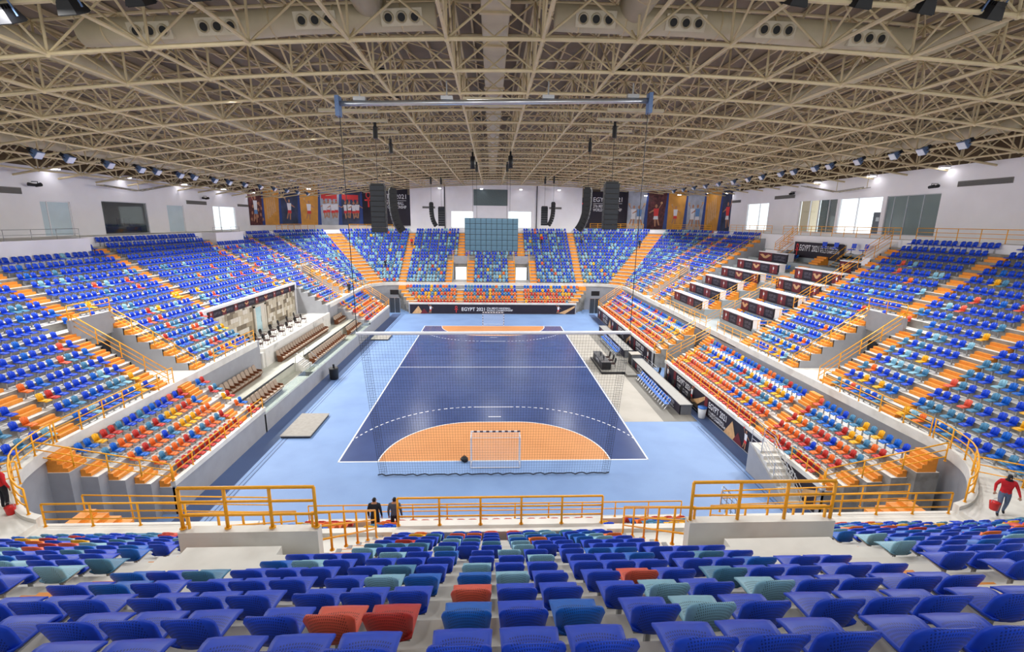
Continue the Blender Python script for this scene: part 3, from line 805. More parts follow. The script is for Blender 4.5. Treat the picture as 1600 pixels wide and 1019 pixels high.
# corner walls behind the printed panels
def corner_pt(side, a, r):
    (cx, cy), a0 = CORN[side]; return (cx+r*cos(a0+a), cy+r*sin(a0+a))
RW = RC+17.2
for sd, nm in (('FL', 'wall_far_left'), ('FR', 'wall_far_right')):
    w = struct(thing(nm, 'white corner wall behind the printed panels, '+SIDEWORD[sd], 'wall'))
    mb = MB(); n = 9
    for i in range(n):
        a, b = pi/2*i/n, pi/2*(i+1)/n
        p, q, p2, q2 = corner_pt(sd, a, RW), corner_pt(sd, b, RW), corner_pt(sd, a, RW+.3), corner_pt(sd, b, RW+.3)
        mb.hexa([(*p, 12), (*q, 12), (*q2, 12), (*p2, 12), (*p, 22.5), (*q, 22.5), (*q2, 22.5), (*p2, 22.5)])
    mb.build('wall_panel', white, w)
# rooms behind the openings, window frames, panes
winn = [0]
def window(plane, u0, u1, z0, z1, mull, label, room, paned=True, transom=None, tint=None):
    winn[0] += 1
    r = struct(thing('window_%d' % winn[0], label, 'window', plane((u0+u1)/2, z0, .15)))
    t = .07
    fr = MB()
    for a, b, c, d in ((u0, u1, z0, z0+t), (u0, u1, z1-t, z1), (u0, u0+t, z0, z1), (u1-t, u1, z0, z1)):
        fr.hexa([plane(a, c, .08), plane(b, c, .08), plane(b, c, .2), plane(a, c, .2), plane(a, d, .08), plane(b, d, .08), plane(b, d, .2), plane(a, d, .2)])
    for mu in mull:
        fr.hexa([plane(mu-t/2, z0, .08), plane(mu+t/2, z0, .08), plane(mu+t/2, z0, .2), plane(mu-t/2, z0, .2), plane(mu-t/2, z1, .08), plane(mu+t/2, z1, .08), plane(mu+t/2, z1, .2), plane(mu-t/2, z1, .2)])
    fr.build('window_frame', white if room != 'dark' else steel, r)
    edges = [u0]+list(mull)+[u1]
    for a, b in zip(edges, edges[1:]):
        g = MB(); g.quad(plane(a, z0, .14), plane(b, z0, .14), plane(b, z1, .14), plane(a, z1, .14))
        g.build('pane', tint if tint else glass, r)
    return r
PL = lambda u, z, t: (WX0-t, u, z)
PR = lambda u, z, t: (WX1+t, u, z)
PF = lambda u, z, t: (u, WY1+t, z)
tint = mat('tinted_grey_glass', (112, 128, 128), .12, var=.05, scale=.4, spec=.7)
frost = mat('frosted_pale_glass', (196, 214, 224), .25, var=.06, scale=.5)
window(PL, 14.4, 17.3, 13.35, 16.3, (15.1,), 'narrow pale window nearest the camera on the left wall', 'pale', tint=frost)
window(PL, 20.8, 26.9, 13.35, 16.55, (), 'wide dark control room window in the left wall', 'dark')
window(PL, 30.2, 33.2, 13.35, 16.5, (), 'narrow frosted window right of the control room window', 'pale', tint=frost)
window(PL, 39.45, 45.2, 13.35, 16.65, (41.2,), 'bright window farthest along the left wall', 'light')
window(PF, -8.4, -3.9, 13.7, 17.0, (), 'bright far wall window left of the hanging screen', 'light')
window(PF, 3.0, 7.7, 13.8, 17.1, (), 'bright far wall window right of the hanging screen', 'light')
window(PR, 38.6, 44.4, 14.3, 18.15, (41.0,), 'bright window farthest along the right wall', 'light')
window(PR, 25.2, 31.9, 14.3, 18.1, (28.3, 26.6, 29.9), 'right wall window with grey panes and one cream reveal', 'light')
window(PR, 18.9, 24.9, 14.3, 18.05, (22.2,), 'open bright doorway window with a dark door in the right wall', 'light')
window(PR, 12.7, 18.4, 14.3, 18.0, (14.4, 16.1, 17.6), 'four tall grey glass panels nearest the camera in the right wall', 'dark', tint=tint)
def room(name, label, x0, x1, y0, y1, z0, z1, M, open_side):
    r = struct(thing(name, label, 'room', ((x0+x1)/2, (y0+y1)/2, z0))); mb = MB()
    mb.box(x0, x1, y0, y1, z0-.1, z0); mb.box(x0, x1, y0, y1, z1, z1+.1)
    if open_side != 'x1': mb.box(x1, x1+.1, y0, y1, z0, z1)
    if open_side != 'x0': mb.box(x0-.1, x0, y0, y1, z0, z1)
    mb.box(x0, x1, y0-.1, y0, z0, z1); mb.box(x0, x1, y1, y1+.1, z0, z1)
    mb.build('room_shell', M, r); return r
rm = room('wall_control_room', 'dim control room behind the wide left window', WX0-5, WX0-.3, 20, 27.5, 13.3, 16.8, mat('dim_room_paint', (120, 126, 124), .8, var=.08), 'x1')
mb = MB(); mb.box(WX0-4.95, WX0-4.9, 21.0, 22.0, 14, 16.2); mb.build('bright_window', mat('daylit_opening', (232, 240, 250), emit=1.0, var=0), rm)
mb = MB(); mb.box(WX0-1.8, WX0-1.0, 20.6, 27, 13.3, 14.05); mb.box(WX0-1.7, WX0-1.6, 24.6, 25.4, 14.2, 14.9); mb.box(WX0-1.7, WX0-1.6, 25.5, 26.3, 14.2, 14.9); mb.build('control_desk', black, rm)
# door in the right wall and cream reveal
dr = struct(thing('door_1', 'dark grey door standing in the bright opening of the right wall', 'door', (WX1+.5, 19.5, 14.3)))
mb = MB(); mb.box(WX1+.45, WX1+.52, 19.0, 20.3, 14.3, 16.5); mb.build('door_leaf', mat('dark_grey_door', (88, 94, 106), .5, var=.05), dr)
mb = MB(); mb.box(WX1+.43, WX1+.46, 19.5, 19.9, 15.6, 16.0); mb.build('notice', printwhite, dr)
mb = MB(); mb.box(WX1+.3, WX1+1.2, 29.9, 31.8, 14.3, 18.1); mb.build('cream_reveal', mat('cream_wall_paint', (238, 220, 188), .7, var=.03), wr)
mb = MB(); mb.box(WX1+.25, WX1+.35, 25.2, 28.2, 14.3, 18.1); mb.build('grey_panel', mat('grey_glass_panel', (120, 126, 124), .3, var=.05), wr)
# grey screen recess on the far wall, rainwater pipes, grilles
mb = MB(); mb.box(-3.9, 2.85, WY1-.06, WY1+.05, 18.1, 21.2); mb.build('screen_recess', mat('grey_green_recess', (92, 106, 108), .5, var=.15), wf)
for x in (-9.6, 8.7):
    mb = MB(); mb.tube([(x, WY1-.12, 13), (x, WY1-.12, 22)], .09, 8); mb.build('down_pipe', dark, wf)
def grille(name, label, plane, u0, u1, z0, z1):
    g = thing(name, label, 'air grille', plane((u0+u1)/2, z0, 0))
    mb = MB(); mb.hexa([plane(u0, z0, -.04), plane(u1, z0, -.04), plane(u1, z0, 0), plane(u0, z0, 0), plane(u0, z1, -.04), plane(u1, z1, -.04), plane(u1, z1, 0), plane(u0, z1, 0)])
    mb.build('grille_frame', mat('grille_grey', (128, 126, 124), .6, var=.05), g)
    n = 5; mb = MB()
    for i in range(n):
        z = z0+.04+(z1-z0-.08)*i/n; e = (z1-z0-.08)/n*.5
        mb.hexa([plane(u0+.05, z, -.07), plane(u1-.05, z, -.07), plane(u1-.05, z, -.03), plane(u0+.05, z, -.03), plane(u0+.05, z+e, -.07), plane(u1-.05, z+e, -.07), plane(u1-.05, z+e, -.03), plane(u0+.05, z+e, -.03)])
    b = mb.build('louvre', mat('grille_dark_grey', (92, 91, 90), .6, var=.05), g); b['kind'] = 'stuff'
grille('air_grille', 'long grey air grille nearest the camera on the left wall', PL, 10.0, 13.0, 16.75, 17.25)
grille('air_grille', 'grey air grille between the narrow and bright left windows', PL, 33.9, 38.1, 16.7, 17.15)
grille('air_grille', 'small grey air grille beside the left corner posters', PL, 45.9, 49.1, 16.75, 17.1)
grille('air_grille', 'small grey air grille beside the right corner posters', PR, 46.4, 49.1, 18.45, 18.85)
grille('air_grille', 'grey air grille between the two farthest right windows', PR, 33.0, 37.4, 18.5, 18.95)
grille('air_grille', 'long grey air grille nearest the camera on the right wall', PR, 7.1, 11.4, 18.4, 18.85)
grille('air_grille', 'small far wall air grille left of the bright windows', PF, -14, -11.5, 17.4, 17.8)
grille('air_grille', 'small far wall air grille right of the bright windows', PF, 11.2, 13.7, 17.6, 18.0)

# ------------------------------------------------------------------ printed corner panels
def corner_plane(sd, a0, a1, z0):
    p, q = corner_pt(sd, a0, RW-.12), corner_pt(sd, a1, RW-.12)
    # as seen from the hall, left edge first
    if sd == 'FL': p, q = (q, p) if p[0] > q[0] else (p, q)
    else: p, q = (q, p) if p[0] > q[0] else (p, q)
    w = hypot(q[0]-p[0], q[1]-p[1])
    return Plane((p[0], p[1], z0), (q[0]-p[0], q[1]-p[1], 0), (0, 0, 1), .0), w
def poster(sd, a0, a1, base, fig, label):
    pl, w = corner_plane(sd, a0, a1, 14.0); h = 7.2
    r = thing('printed_panel', label, 'poster', tuple(pl.p(w/2, 0)))
    mb = MB(); mb.hexa([pl.p(0, 0, -.06), pl.p(w, 0, -.06), pl.p(w, 0, 0), pl.p(0, 0, 0), pl.p(0, h, -.06), pl.p(w, h, -.06), pl.p(w, h, 0), pl.p(0, h, 0)]); mb.build('panel', base, r)
    f = MB(); b = w*.16
    f.m = 0; pl.shape(f, [(w-b*1.2, 0), (w, 0), (w, h), (w-b*.4, h)], .012)
    fm = [posterblue, skinm, printwhite, ankhred, tan, hairm, mat('poster_sky_print', (96, 140, 196), .6, var=.2), mat('poster_green_print', (60, 150, 96), .6, var=.2)]
    if fig == 'player': player(pl, f, w*.42, .9, 3.7, 1, (1, 2, 3, 4), .016)
    elif fig == 'red': player(pl, f, w*.42, .5, 4.5, -1, (1, 3, 2, 4), .016)
    elif fig == 'two':
        player(pl, f, w*.32, .6, 4.2, 1, (1, 2, 2, 4), .016); player(pl, f, w*.58, .5, 4.3, -1, (1, 6, 2, 4), .024)
    elif fig == 'team':
        for i in range(4): player(pl, f, w*(.18+.19*i), 1.2+.1*(i % 2), 3.4, 1 if i % 2 else -1, (1, 2, 3, 3), .016+.006*i)
        f.m = 3; pl.rect(f, .2, w*.8, h-2.4, h-1.5, .013)
    elif fig == 'sand':
        f.m = 4
        for i in range(5): pl.shape(f, [(w*.15+i*.45, 1.0+i*.3), (w*.24+i*.45, 1.0+i*.3), (w*.2+i*.42, 4.5+.3*i), (w*.16+i*.42, 4.5+.3*i)], .012)
    elif fig == 'crowd':
        player(pl, f, w*.42, .4, 4.5, 1, (1, 2, 6, 2), .018)
        for i in range(12):
            f.m = 1; pl.ell(f, w*(.1+.07*i), .9+((i*37) % 11)*.25, .22, .28, .013, 8)
    f.m = 0
    f.build('print', fm, r)
    return r
nseg = pi/2/9
spec = {'FL': [('dark', 0, 2.55), (posters[1], 'team', 'panel with a white shirted team, beside the dark left corner banner'), (posters[3], 'team', 'panel with white kit players in a row, second from the dark left banner'),
               (posters[0], 'player', 'sand coloured panel with one standing player in the left corner'), (posters[1], 'player', 'blue panel with a large white player in the left corner'),
               (posters[0], 'sand', 'plain sand relief panel in the left corner'), (posters[2], 'crowd', 'crowd panel with a raised arm player at the left end of the corner')],
        'FR': [('dark', 6.45, 9), (posters[3], 'two', 'panel with two wrestling players, beside the dark right corner banner'), (posters[2], 'red', 'panel with a red shirted player in the right corner'),
               (posters[0], 'player', 'sand coloured panel with one small player in the right corner'), (posters[3], 'two', 'panel with green corner and running players in the right corner'),
               (posters[0], 'sand', 'plain sand relief panel in the right corner'), (posters[1], 'red', 'blue panel with a red figure at the right end of the corner')]}
for sd in ('FL', 'FR'):
    L = spec[sd]
    a0, a1 = L[0][1]*nseg, L[0][2]*nseg
    pl, w = corner_plane(sd, a0, a1, 14.0)
    r = thing('corner_banner', 'dark event banner in the %s, with a red ankh and white words' % SIDEWORD[sd], 'banner', tuple(pl.p(w/2, 0)))
    mb = MB(); h = 7.2; mb.hexa([pl.p(0, 0, .02), pl.p(w, 0, .02), pl.p(w, 0, .1), pl.p(0, 0, .1), pl.p(0, h, .02), pl.p(w, h, .02), pl.p(w, h, .1), pl.p(0, h, .1)]); mb.build('panel', navy, r)
    pl2 = Plane(pl.p(0, 0, .12), pl.r, pl.u, 0); q = MB(); q.m = 2; ankh(pl2, q, w*.12, h*.48, h*.42); q.build('print', PRINT, r)
    b = .28*w
    lettering('EGYPT 2021', printwhite, pl2.p(b, h*.72), pl2.r, pl2.u, .9, r, w*.6)
    lettering("27th MEN'S HANDBALL\nWORLD CHAMPIONSHIP", printwhite, pl2.p(b, h*.46), pl2.r, pl2.u, 1.35, r, w*.6)
    bar = MB(); pl2.rect(bar, b, b+w*.6, h*.67, h*.68); bar.build('underline', printwhite, r)
    rest = L[1:]; n = len(rest)
    lo, hi = (2.55, 9) if sd == 'FL' else (0, 6.45)
    for i, (bm, fg, lab) in enumerate(rest):
        if sd == 'FL': a, b2 = lo+(hi-lo)*i/n, lo+(hi-lo)*(i+1)/n
        else: a, b2 = hi-(hi-lo)*(i+1)/n, hi-(hi-lo)*i/n
        poster(sd, a*nseg, b2*nseg, bm, fg, lab)

# ------------------------------------------------------------------ railings
POST = {}
def post_mesh(h, r, M):
    key = (round(h, 2), r, M.name)
    if key not in POST:
        mb = MB(); mb.tube([(0, 0, 0), (0, 0, h)], r, 8); mb.tube([(0, 0, 0), (0, 0, .02)], r*1.9, 8); POST[key] = mb.mesh('post', M, True)
    return POST[key]
def railing(label, pts, h=1.0, rails=(1.0, .66, .33), r=.032, sp=1.5, M=None, name='guard_rail', cat='railing', loop=False, group=None):
    """pts: base line; every rail and every post a part"""
    M = M or orange_rail
    root = thing(name, label, cat, tuple(pts[0]), group)
    P = [Vector(p) for p in pts]; cum = [0]
    for a, b in zip(P, P[1:]): cum.append(cum[-1]+(b-a).length)
    tot = cum[-1]
    def at(s):
        for i in range(len(P)-1):
            if s <= cum[i+1]+1e-6: return P[i].lerp(P[i+1], (s-cum[i])/max(1e-6, cum[i+1]-cum[i]))
        return P[-1]
    n = max(1, round(tot/sp)); base = ORIG[root.name]; e = .0
    for i in range(n+1):
        p = at(tot*i/n)
        link('post', post_mesh(h-.01, r, M), root, base @ Matrix.Translation(p))
    for q in rails:
        mb = MB(); mb.tube([p+Vector((0, 0, h*q)) for p in P], r if q == 1 else r*.8, 8); mb.build('rail', M, root, True)
    return root
def bp(side, u, d, dz=0, k=None):
    (x, y), n = bowl(side, u, d); return (x, y, (Z0 if k is None else rowz(side, u, k))+dz)
LZ = .16
# ledge railings (curb tops)
railing('orange ledge railing on the left walkway, nearest run beside the orange steps', [bp('L', -6.4, 0, LZ), bp('L', 2.0, 0, LZ)])
railing('orange ledge railing left of the mosaic lounge', [bp('L', 6.6, 0, LZ), bp('L', 12.6, 0, LZ)])
railing('orange ledge railing beyond the mosaic lounge', [bp('L', 32.0, 0, LZ), bp('L', 37.0, 0, LZ)])
railing('orange ledge railing at the far end of the left walkway', [bp('L', 42.6, 0, LZ), bp('L', 49.1, 0, LZ)]+[bp('FL', pi/2-a, 0, LZ) for a in (.0, .4, .8)][1:])
railing('orange curved railing round the near left corner well', [bp('L', u, ledge('L', u), LZ) for u in (-6.6, -7.6, -8.6)]+[bp('NL', a, ledge('NL', a), LZ) for a in (.1, .25, .4, .55, .7, .85, 1.0, 1.15, 1.3, 1.42)], sp=1.2, r=.032)
railing('orange curved railing round the near right corner well', [bp('R', u, ledge('R', u), LZ) for u in (-6.6, -7.6, -8.6)]+[bp('NR', pi/2-a, ledge('NR', pi/2-a), LZ) for a in (.1, .25, .4, .55, .7, .85, 1.0, 1.15, 1.3, 1.42)], sp=1.2, r=.032)
railing('orange ledge railing on the right walkway, nearest run', [bp('R', -6.4, 0, LZ), bp('R', 1.6, 0, LZ)])
railing('orange ledge railing on the right walkway in front of the press desks', [bp('R', 6.6, 0, LZ), bp('R', 17.0, 0, LZ)])
railing('orange ledge railing right of the passage in the right stand', [bp('R', 19.5, 0, LZ), bp('R', 37.0, 0, LZ)])
railing('orange ledge railing at the far end of the right walkway', [bp('R', 42.6, 0, LZ), bp('R', 49.1, 0, LZ)]+[bp('FR', a, 0, LZ) for a in (.4, .8)])
railing('orange railing on the near walkway left of the near left opening', [bp('N', -16.1, -.95, -.2), bp('N', -11.2, -.95, -.2)], h=.9, r=.034)
railing('second orange railing down in front of the near left walkway', [(-15.9, -11.0, 3.75), (-8.9, -11.0, 3.55)], h=.95, r=.028, sp=1.9)
railing('orange railing on the near walkway right of the near right opening', [bp('N', 11.6, -.95, -.2), bp('N', 17.4, -.95, -.2)], h=.9, r=.034)
railing('second orange railing down in front of the near right walkway', [(9.1, -11.0, 3.6), (17.0, -11.0, 3.8)], h=.95, r=.028, sp=1.9)
railing('orange railing closing the near left walkway at the picture edge', [(-19.2, -9.9, 4.55), (-21.6, -11.4, 4.55)], h=1.0, r=.03, sp=1.4)
railing('orange railing closing the near right walkway at the picture edge', [(20.5, -10.2, 4.55), (23.2, -11.9, 4.55)], h=1.0, r=.03, sp=1.4)
for s, x0 in ((-1, -15.9), (1, 17.0)):
    r = thing('corner_steps', 'orange and white steps below the near %s walkway railing' % ('left' if s < 0 else 'right'), 'stairs', (x0, -11.6, 0))
    for i in range(13):
        xa, xb = x0-s*.44*i, x0-s*.44*(i+1)
        mb = MB(); mb.box(min(xa, xb), max(xa, xb), -12.12, -11.0, 2.0, 4.1-.15*i); mb.build('step', orange_step if i % 6 < 4 else concrete, r)
for (sx, x0, x1, lab) in ((-1, -3.15, 3.2, ''),):
    railing('orange front railing on the white parapet in the middle of the near stand', [(-3.1, -15.0, 6.02), (3.15, -15.0, 6.02)], h=.93, r=.034, sp=1.25)
for i, p in enumerate(PITS['N']):
    d = dtread(7)-.06; z = rowz('N', 0, 7)+.7; w = ('left', 'right')[i]
    railing('tall orange railing on the upstand over the near %s opening' % w, [(p[0]-.2, YN-d, z), (p[1]+.2, YN-d, z)], h=.92, r=.036, sp=1.0)
    for u, s, q in ((p[0]-.1, -1, 'outer' if i == 0 else 'inner'), (p[1]+.1, 1, 'inner' if i == 0 else 'outer')):
        pts = [(u, YN-dtread(7)+.1, rowz('N', 0, 7)), (u, YN-dtread(1), rowz('N', 0, 1))]
        railing('sloping orange stair railing on the %s side of the near %s opening' % (q, w), pts, h=1.0, r=.03, sp=1.2)
for sd in ('L', 'R', 'F'):
    for i, p in enumerate([q for q in PITS[sd] if q[2] == 7]):
        d = dtread(7)-.06; w = SIDEWORD[sd]; o_ = (('nearer', 'farther') if sd != 'F' else ('left', 'right'))[i]; big = .031
        railing('orange railing over the %s opening in the %s stand' % (o_, w), [bp(sd, p[0]-.2, d, .7, 7), bp(sd, p[1]+.2, d, .7, 7)], h=.92, r=big, sp=1.4)
        for u, e in ((p[0]-.05, 'near' if sd != 'F' else 'left'), (p[1]+.05, 'far' if sd != 'F' else 'right')):
            railing('sloping orange railing on the %s side of the %s %s opening' % (e, o_, w), [bp(sd, u, dtread(7)-.1, .05, 7), bp(sd, u, .35, .05)], h=1.0, r=big, sp=1.7)
# lower tier front and end railings
def lowrail(label, side, u0, u1, **k): return railing(label, [lower(side, .07)(u0, 1.9), lower(side, .07)(u1, 1.9)], h=.75, rails=(1, .55), sp=1.6, r=.03, **k)
lowrail('orange front railing of the near left lower tier', 'L', -5.2, 4.4)
lowrail('orange front railing of the far left lower tier', 'L', 36.5, 46.4)
lowrail('orange front railing of the right lower tier, short run left of the white stair', 'R', -6.3, -3.6)
lowrail('orange front railing of the right lower tier, long run over the event banner', 'R', -2.2, 16.2)
lowrail('orange front railing of the far right lower tier', 'R', 20.0, 46.6)
lowrail('low orange railing seen beyond the front railing in the middle of the near stand', 'N', -8.4, 8.5)
lowrail('orange front railing of the far lower tier', 'F', -13.7, 13.7)
def endrail(label, side, u): railing(label, [lower(side, .07)(u, 1.9), lower(side, 4.2)(u+slant(side, u)*4.6, 4.3)], h=.95, sp=1.5, r=.032, rails=(1, .62, .25))
endrail('orange end railing of the near left lower tier above the corner well', 'L', -5.3)
endrail('orange end railing of the far left lower tier above its stairs', 'L', 46.6)
endrail('orange end railing of the near right lower tier above the corner well', 'R', -6.4)
endrail('orange stair railing on the near side of the right passage', 'R', 16.4)
endrail('orange stair railing on the far side of the right passage', 'R', 19.8)
endrail('orange stair railing at the far end of the right lower tier', 'R', 46.8)
# long sloping rails and platform rails
railing('long sloping orange railing between the press desks and the seats right of them', [bp('R', 13.25, dtread(6), .02, 6), bp('R', 13.25, dtread(16), .02, 16)], h=1.05, r=.026, sp=1.7, rails=(1, .7, .4))
railing('long sloping orange railing on the far side of the press desks', [bp('R', 34.05, dtread(2), .02, 2), bp('R', 34.05, dtread(16), .02, 16)], h=1.0, r=.024, sp=1.8, rails=(1, .6))
px = XR+dtread(NROW)+.25
for i, (a, b) in enumerate(((-8, 12.0), (13.6, 31.0), (33.5, 44.5))):
    railing('orange railing along the upper right gallery, %s run from the camera' % ORD[i+1], [(px, a, 14.0), (px, b, 14.0)], h=1.0, r=.028, sp=1.8)
railing('thin steel railing along the upper left gallery', [(XL-dtread(15)-.4, -8, 13.35), (XL-dtread(15)-.4, 12.2, 13.35)], h=.75, rails=(1, .5), r=.02, M=steel, sp=2)
railing('thin steel railing on the small white box of the upper left gallery', [(XL-dtread(15)-.4, 30.8, 13.35), (XL-dtread(15)-.4, 36.8, 13.35)], h=.6, rails=(1, .5), r=.018, M=steel, sp=2)
for sd, A in (('FL', ((.10, .62), (.98, 1.46))), ('FR', ((.10, .6), (.92, 1.48)))):
    for i, (a, b) in enumerate(A):
        n = 6; R_ = dtread(NROW)+.35; top = rowz(sd, .8, NROW)+.1
        w = ('right', 'left')[i] if sd == 'FL' else ('right', 'left')[i]
        railing('orange railing under the printed panels of the %s, %s run' % (SIDEWORD[sd], w), [(*bowl(sd, a+(b-a)*j/n, R_)[0], top) for j in range(n+1)], h=1.0, r=.036, sp=1.6)
#PART3
# ------------------------------------------------------------------ roof
GS = 3.77; GX0 = -.19
def roofz(x): return 22.1-.0021*x*x+.022*x
XN = [GX0+GS*(i-10.5) for i in range(0, 22)]
YN_ = [-7.4+4.0*i for i in range(-5, 20)]
DEP = 2.9
ceil = struct(thing('ceiling', 'arched beige steel space frame roof with ducts', 'ceiling', (0, 20, 22)))
deck = MB(); xs = [-42+84*i/56 for i in range(57)]
for a, b in zip(xs, xs[1:]):
    za, zb = roofz(a)+DEP+.55, roofz(b)+DEP+.55
    deck.quad((a, -34, za), (a, 71, za), (b, 71, zb), (b, -34, zb))
deck.build('roof_deck', deckm, ceil)
for y in YN_:                               # transverse bottom and top chords
    mb = MB(); mb.tube([(x, y, roofz(x)) for x in XN], .085, 6); mb.build('bottom_chord', beige, ceil)
    mb = MB(); mb.tube([(x, y, roofz(x)+DEP) for x in XN], .075, 6); mb.build('top_chord', beige, ceil)
for x in XN:
    mb = MB(); mb.tube([(x, YN_[0], roofz(x)), (x, YN_[-1], roofz(x))], .075, 6); mb.build('bottom_chord', beige, ceil)
    mb = MB(); mb.tube([(x, YN_[0], roofz(x)+DEP), (x, YN_[-1], roofz(x)+DEP)], .065, 6); mb.build('top_chord', beige, ceil)
struts = []
for i, x in enumerate(XN):
    for j, y in enumerate(YN_):
        A = Vector((x, y, roofz(x))); B = A+Vector((0, 0, DEP)); struts.append((A, B, .055))
        if i+1 < len(XN):
            x2 = XN[i+1]; struts.append((A, Vector((x2, y, roofz(x2)+DEP)), .048)); struts.append((Vector((x2, y, roofz(x2))), B, .048))
        if j+1 < len(YN_):
            y2 = YN_[j+1]; struts.append((A, Vector((x, y2, B.z)), .048)); struts.append((Vector((x, y2, A.z)), B, .048))
        if i+1 < len(XN) and j+1 < len(YN_):
            struts.append((B, Vector((XN[i+1], YN_[j+1], roofz(XN[i+1])+DEP)), .035))
UNIT = {}
def strut_mesh(r):
    if r not in UNIT:
        mb = MB(); mb.tube([(0, 0, 0), (0, 0, 1)], r, 6); UNIT[r] = mb.mesh('web_strut', beige, True)
    return UNIT[r]
def vis(s):
    q = to_px((s[0]+s[1])/2)
    return q and -60 < q[0] < 1660 and -60 < q[1] < 400
order = sorted([s for s in struts if vis(s)], key=lambda s: ((s[0]+s[1])/2-CAM).length)
first = order[:290]; fid = set(id(s) for s in first); base = ORIG[ceil.name]
for A, B, r in first:
    d = B-A; M = Matrix.Translation(A) @ d.to_track_quat('Z', 'Y').to_matrix().to_4x4() @ Matrix.Diagonal((1, 1, d.length, 1))
    link('web_strut', strut_mesh(r), ceil, base @ M)
mb = MB()
for s in struts:
    if id(s) not in fid: mb.tube([s[0], s[1]], s[2], 4, False)
o = mb.build('web_struts', beige, ceil); o['kind'] = 'stuff'
for i in range(61):                          # purlins under the sheet
    x = -41+82*i/60; z = roofz(x)+DEP+.28; mb = MB(); mb.box(x-.05, x+.05, -30, 70.5, z, z+.22); mb.build('purlin', beige, ceil)
mb = MB()
for x in XN:
    for y in YN_:
        if y > 34: continue
        n = 6; z = roofz(x); r = .13
        mb.tube([(x, y, z-r), (x, y, z-.05), (x, y, z+.05), (x, y, z+r)], [.05, r, r, .05], n)
o = mb.build('node_ball', beige, ceil); o['kind'] = 'stuff'
# sheets painted dark for the shade in the gap behind the wall tops
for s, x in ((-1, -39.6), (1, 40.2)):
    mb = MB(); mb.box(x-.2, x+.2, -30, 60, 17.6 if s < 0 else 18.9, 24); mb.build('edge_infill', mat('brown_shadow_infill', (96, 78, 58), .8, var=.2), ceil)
mb = MB(); mb.box(-42, 42, 70.4, 70.7, 20, 27); mb.build('end_infill', deckm, ceil)
# centre catwalk box
cw = thing('roof_catwalk', 'long beige box catwalk along the middle of the roof', 'catwalk', (0, 20, 24.4))
mb = MB(); mb.box(-.75, .45, -30, 68, 24.0, 24.25); mb.box(-.8, -.7, -30, 68, 24.25, 24.6); mb.box(.4, .5, -30, 68, 24.25, 24.6); mb.build('catwalk_deck', beige2, cw)
mb = MB()
for i in range(24): mb.box(-.85, .55, -29+i*4, -28.8+i*4, 23.9, 24.05)
o = mb.build('cross_bearer', beige, cw); o['kind'] = 'stuff'
# ducts
def duct(label, pts, r, nozzles=(), ndir=(0, -1, -.35)):
    d = thing('air_duct', label, 'duct', tuple(pts[0]))
    mb = MB(); mb.tube(pts, r, 20); mb.build('duct_body', beige2, d, True)
    bands = MB(); P = [Vector(p) for p in pts]
    for a, b in zip(P, P[1:]):
        n = max(1, int((b-a).length/1.9))
        for i in range(n):
            c = a.lerp(b, (i+.5)/n); t = (b-a).normalized()*.03
            bands.tube([c-t, c+t], r+.015, 20)
    o = bands.build('seam_band', beige, d, True); o['kind'] = 'stuff'
    for c in nozzles:
        c = Vector(c); f = Vector(ndir).normalized(); u = (P[1]-P[0]).normalized(); v = u.cross(f).normalized()
        p = c+f*(r*.92)
        def pt(a, b, k): return p+u*a+v*b+f*k
        mb = MB(); mb.hexa([pt(-.82, -.3, -.25), pt(.82, -.3, -.25), pt(.82, .3, -.25), pt(-.82, .3, -.25), pt(-.82, -.3, .1), pt(.82, -.3, .1), pt(.82, .3, .1), pt(-.82, .3, .1)])
        box = mb.build('nozzle_box', mat('pale_nozzle_box', (216, 208, 186), .5, var=.04), d)
        for a in (-.52, 0, .52):
            rg = MB(); n = 14
            for i in range(n):
                w0, w1 = 2*pi*i/n, 2*pi*(i+1)/n
                e = [(.23, .1, w0), (.23, .1, w1), (.2, .18, w1), (.2, .18, w0)]
                rg.quad(*[pt(a+q*cos(w), q*sin(w), k) for q, k, w in e])
                e = [(.2, .18, w0), (.2, .18, w1), (.15, .12, w1), (.15, .12, w0)]
                rg.quad(*[pt(a+q*cos(w), q*sin(w), k) for q, k, w in e])
            rg.build('nozzle_ring', beige2, box, True)
            dk = MB(); dk.disc(pt(a, 0, .115), u, v, .16, .16, 14); dk.build('nozzle_mouth', black, box)
    return d
TY = -6.2
duct('beige round cross duct with triple nozzles left of the roof middle', [(-16.6, TY, 22.25), (-12.5, TY, 22.5), (-8, TY, 22.95), (-2.6, TY, 23.25)], .5, [(-13.7, TY, 22.42), (-11.1, TY, 22.65), (-7.3, TY, 22.98), (-3.9, TY, 23.18)])
duct('beige round cross duct with triple nozzles right of the roof middle', [(2.3, TY, 23.35), (8, TY, 23.3), (12.5, TY, 23.1), (17.4, TY, 22.85)], .5, [(3.9, TY, 23.33), (7.6, TY, 23.3), (11.4, TY, 23.15), (15.4, TY, 22.95)])
duct('wide beige duct running overhead left of the middle', [(-5.2, -26, 23.6), (-5.2, -5.2, 23.6)], .62)
duct('wide beige duct running overhead right of the middle', [(5.5, -26, 23.7), (5.5, -5.2, 23.7)], .62)
duct('long beige side duct under the left half of the roof', [(-20.4, -8, 22.5), (-20.4, 56, 22.5)], .42)
duct('long beige side duct under the right half of the roof', [(19.6, -8, 23.2), (19.6, 56, 23.2)], .42)
duct('beige duct along the left roof edge above the wall', [(-34.0, 4, 20.4), (-34.0, 54, 20.4)], .45)
duct('beige duct along the right roof edge above the wall', [(34.5, 4, 21.9), (34.5, 54, 21.9)], .45)
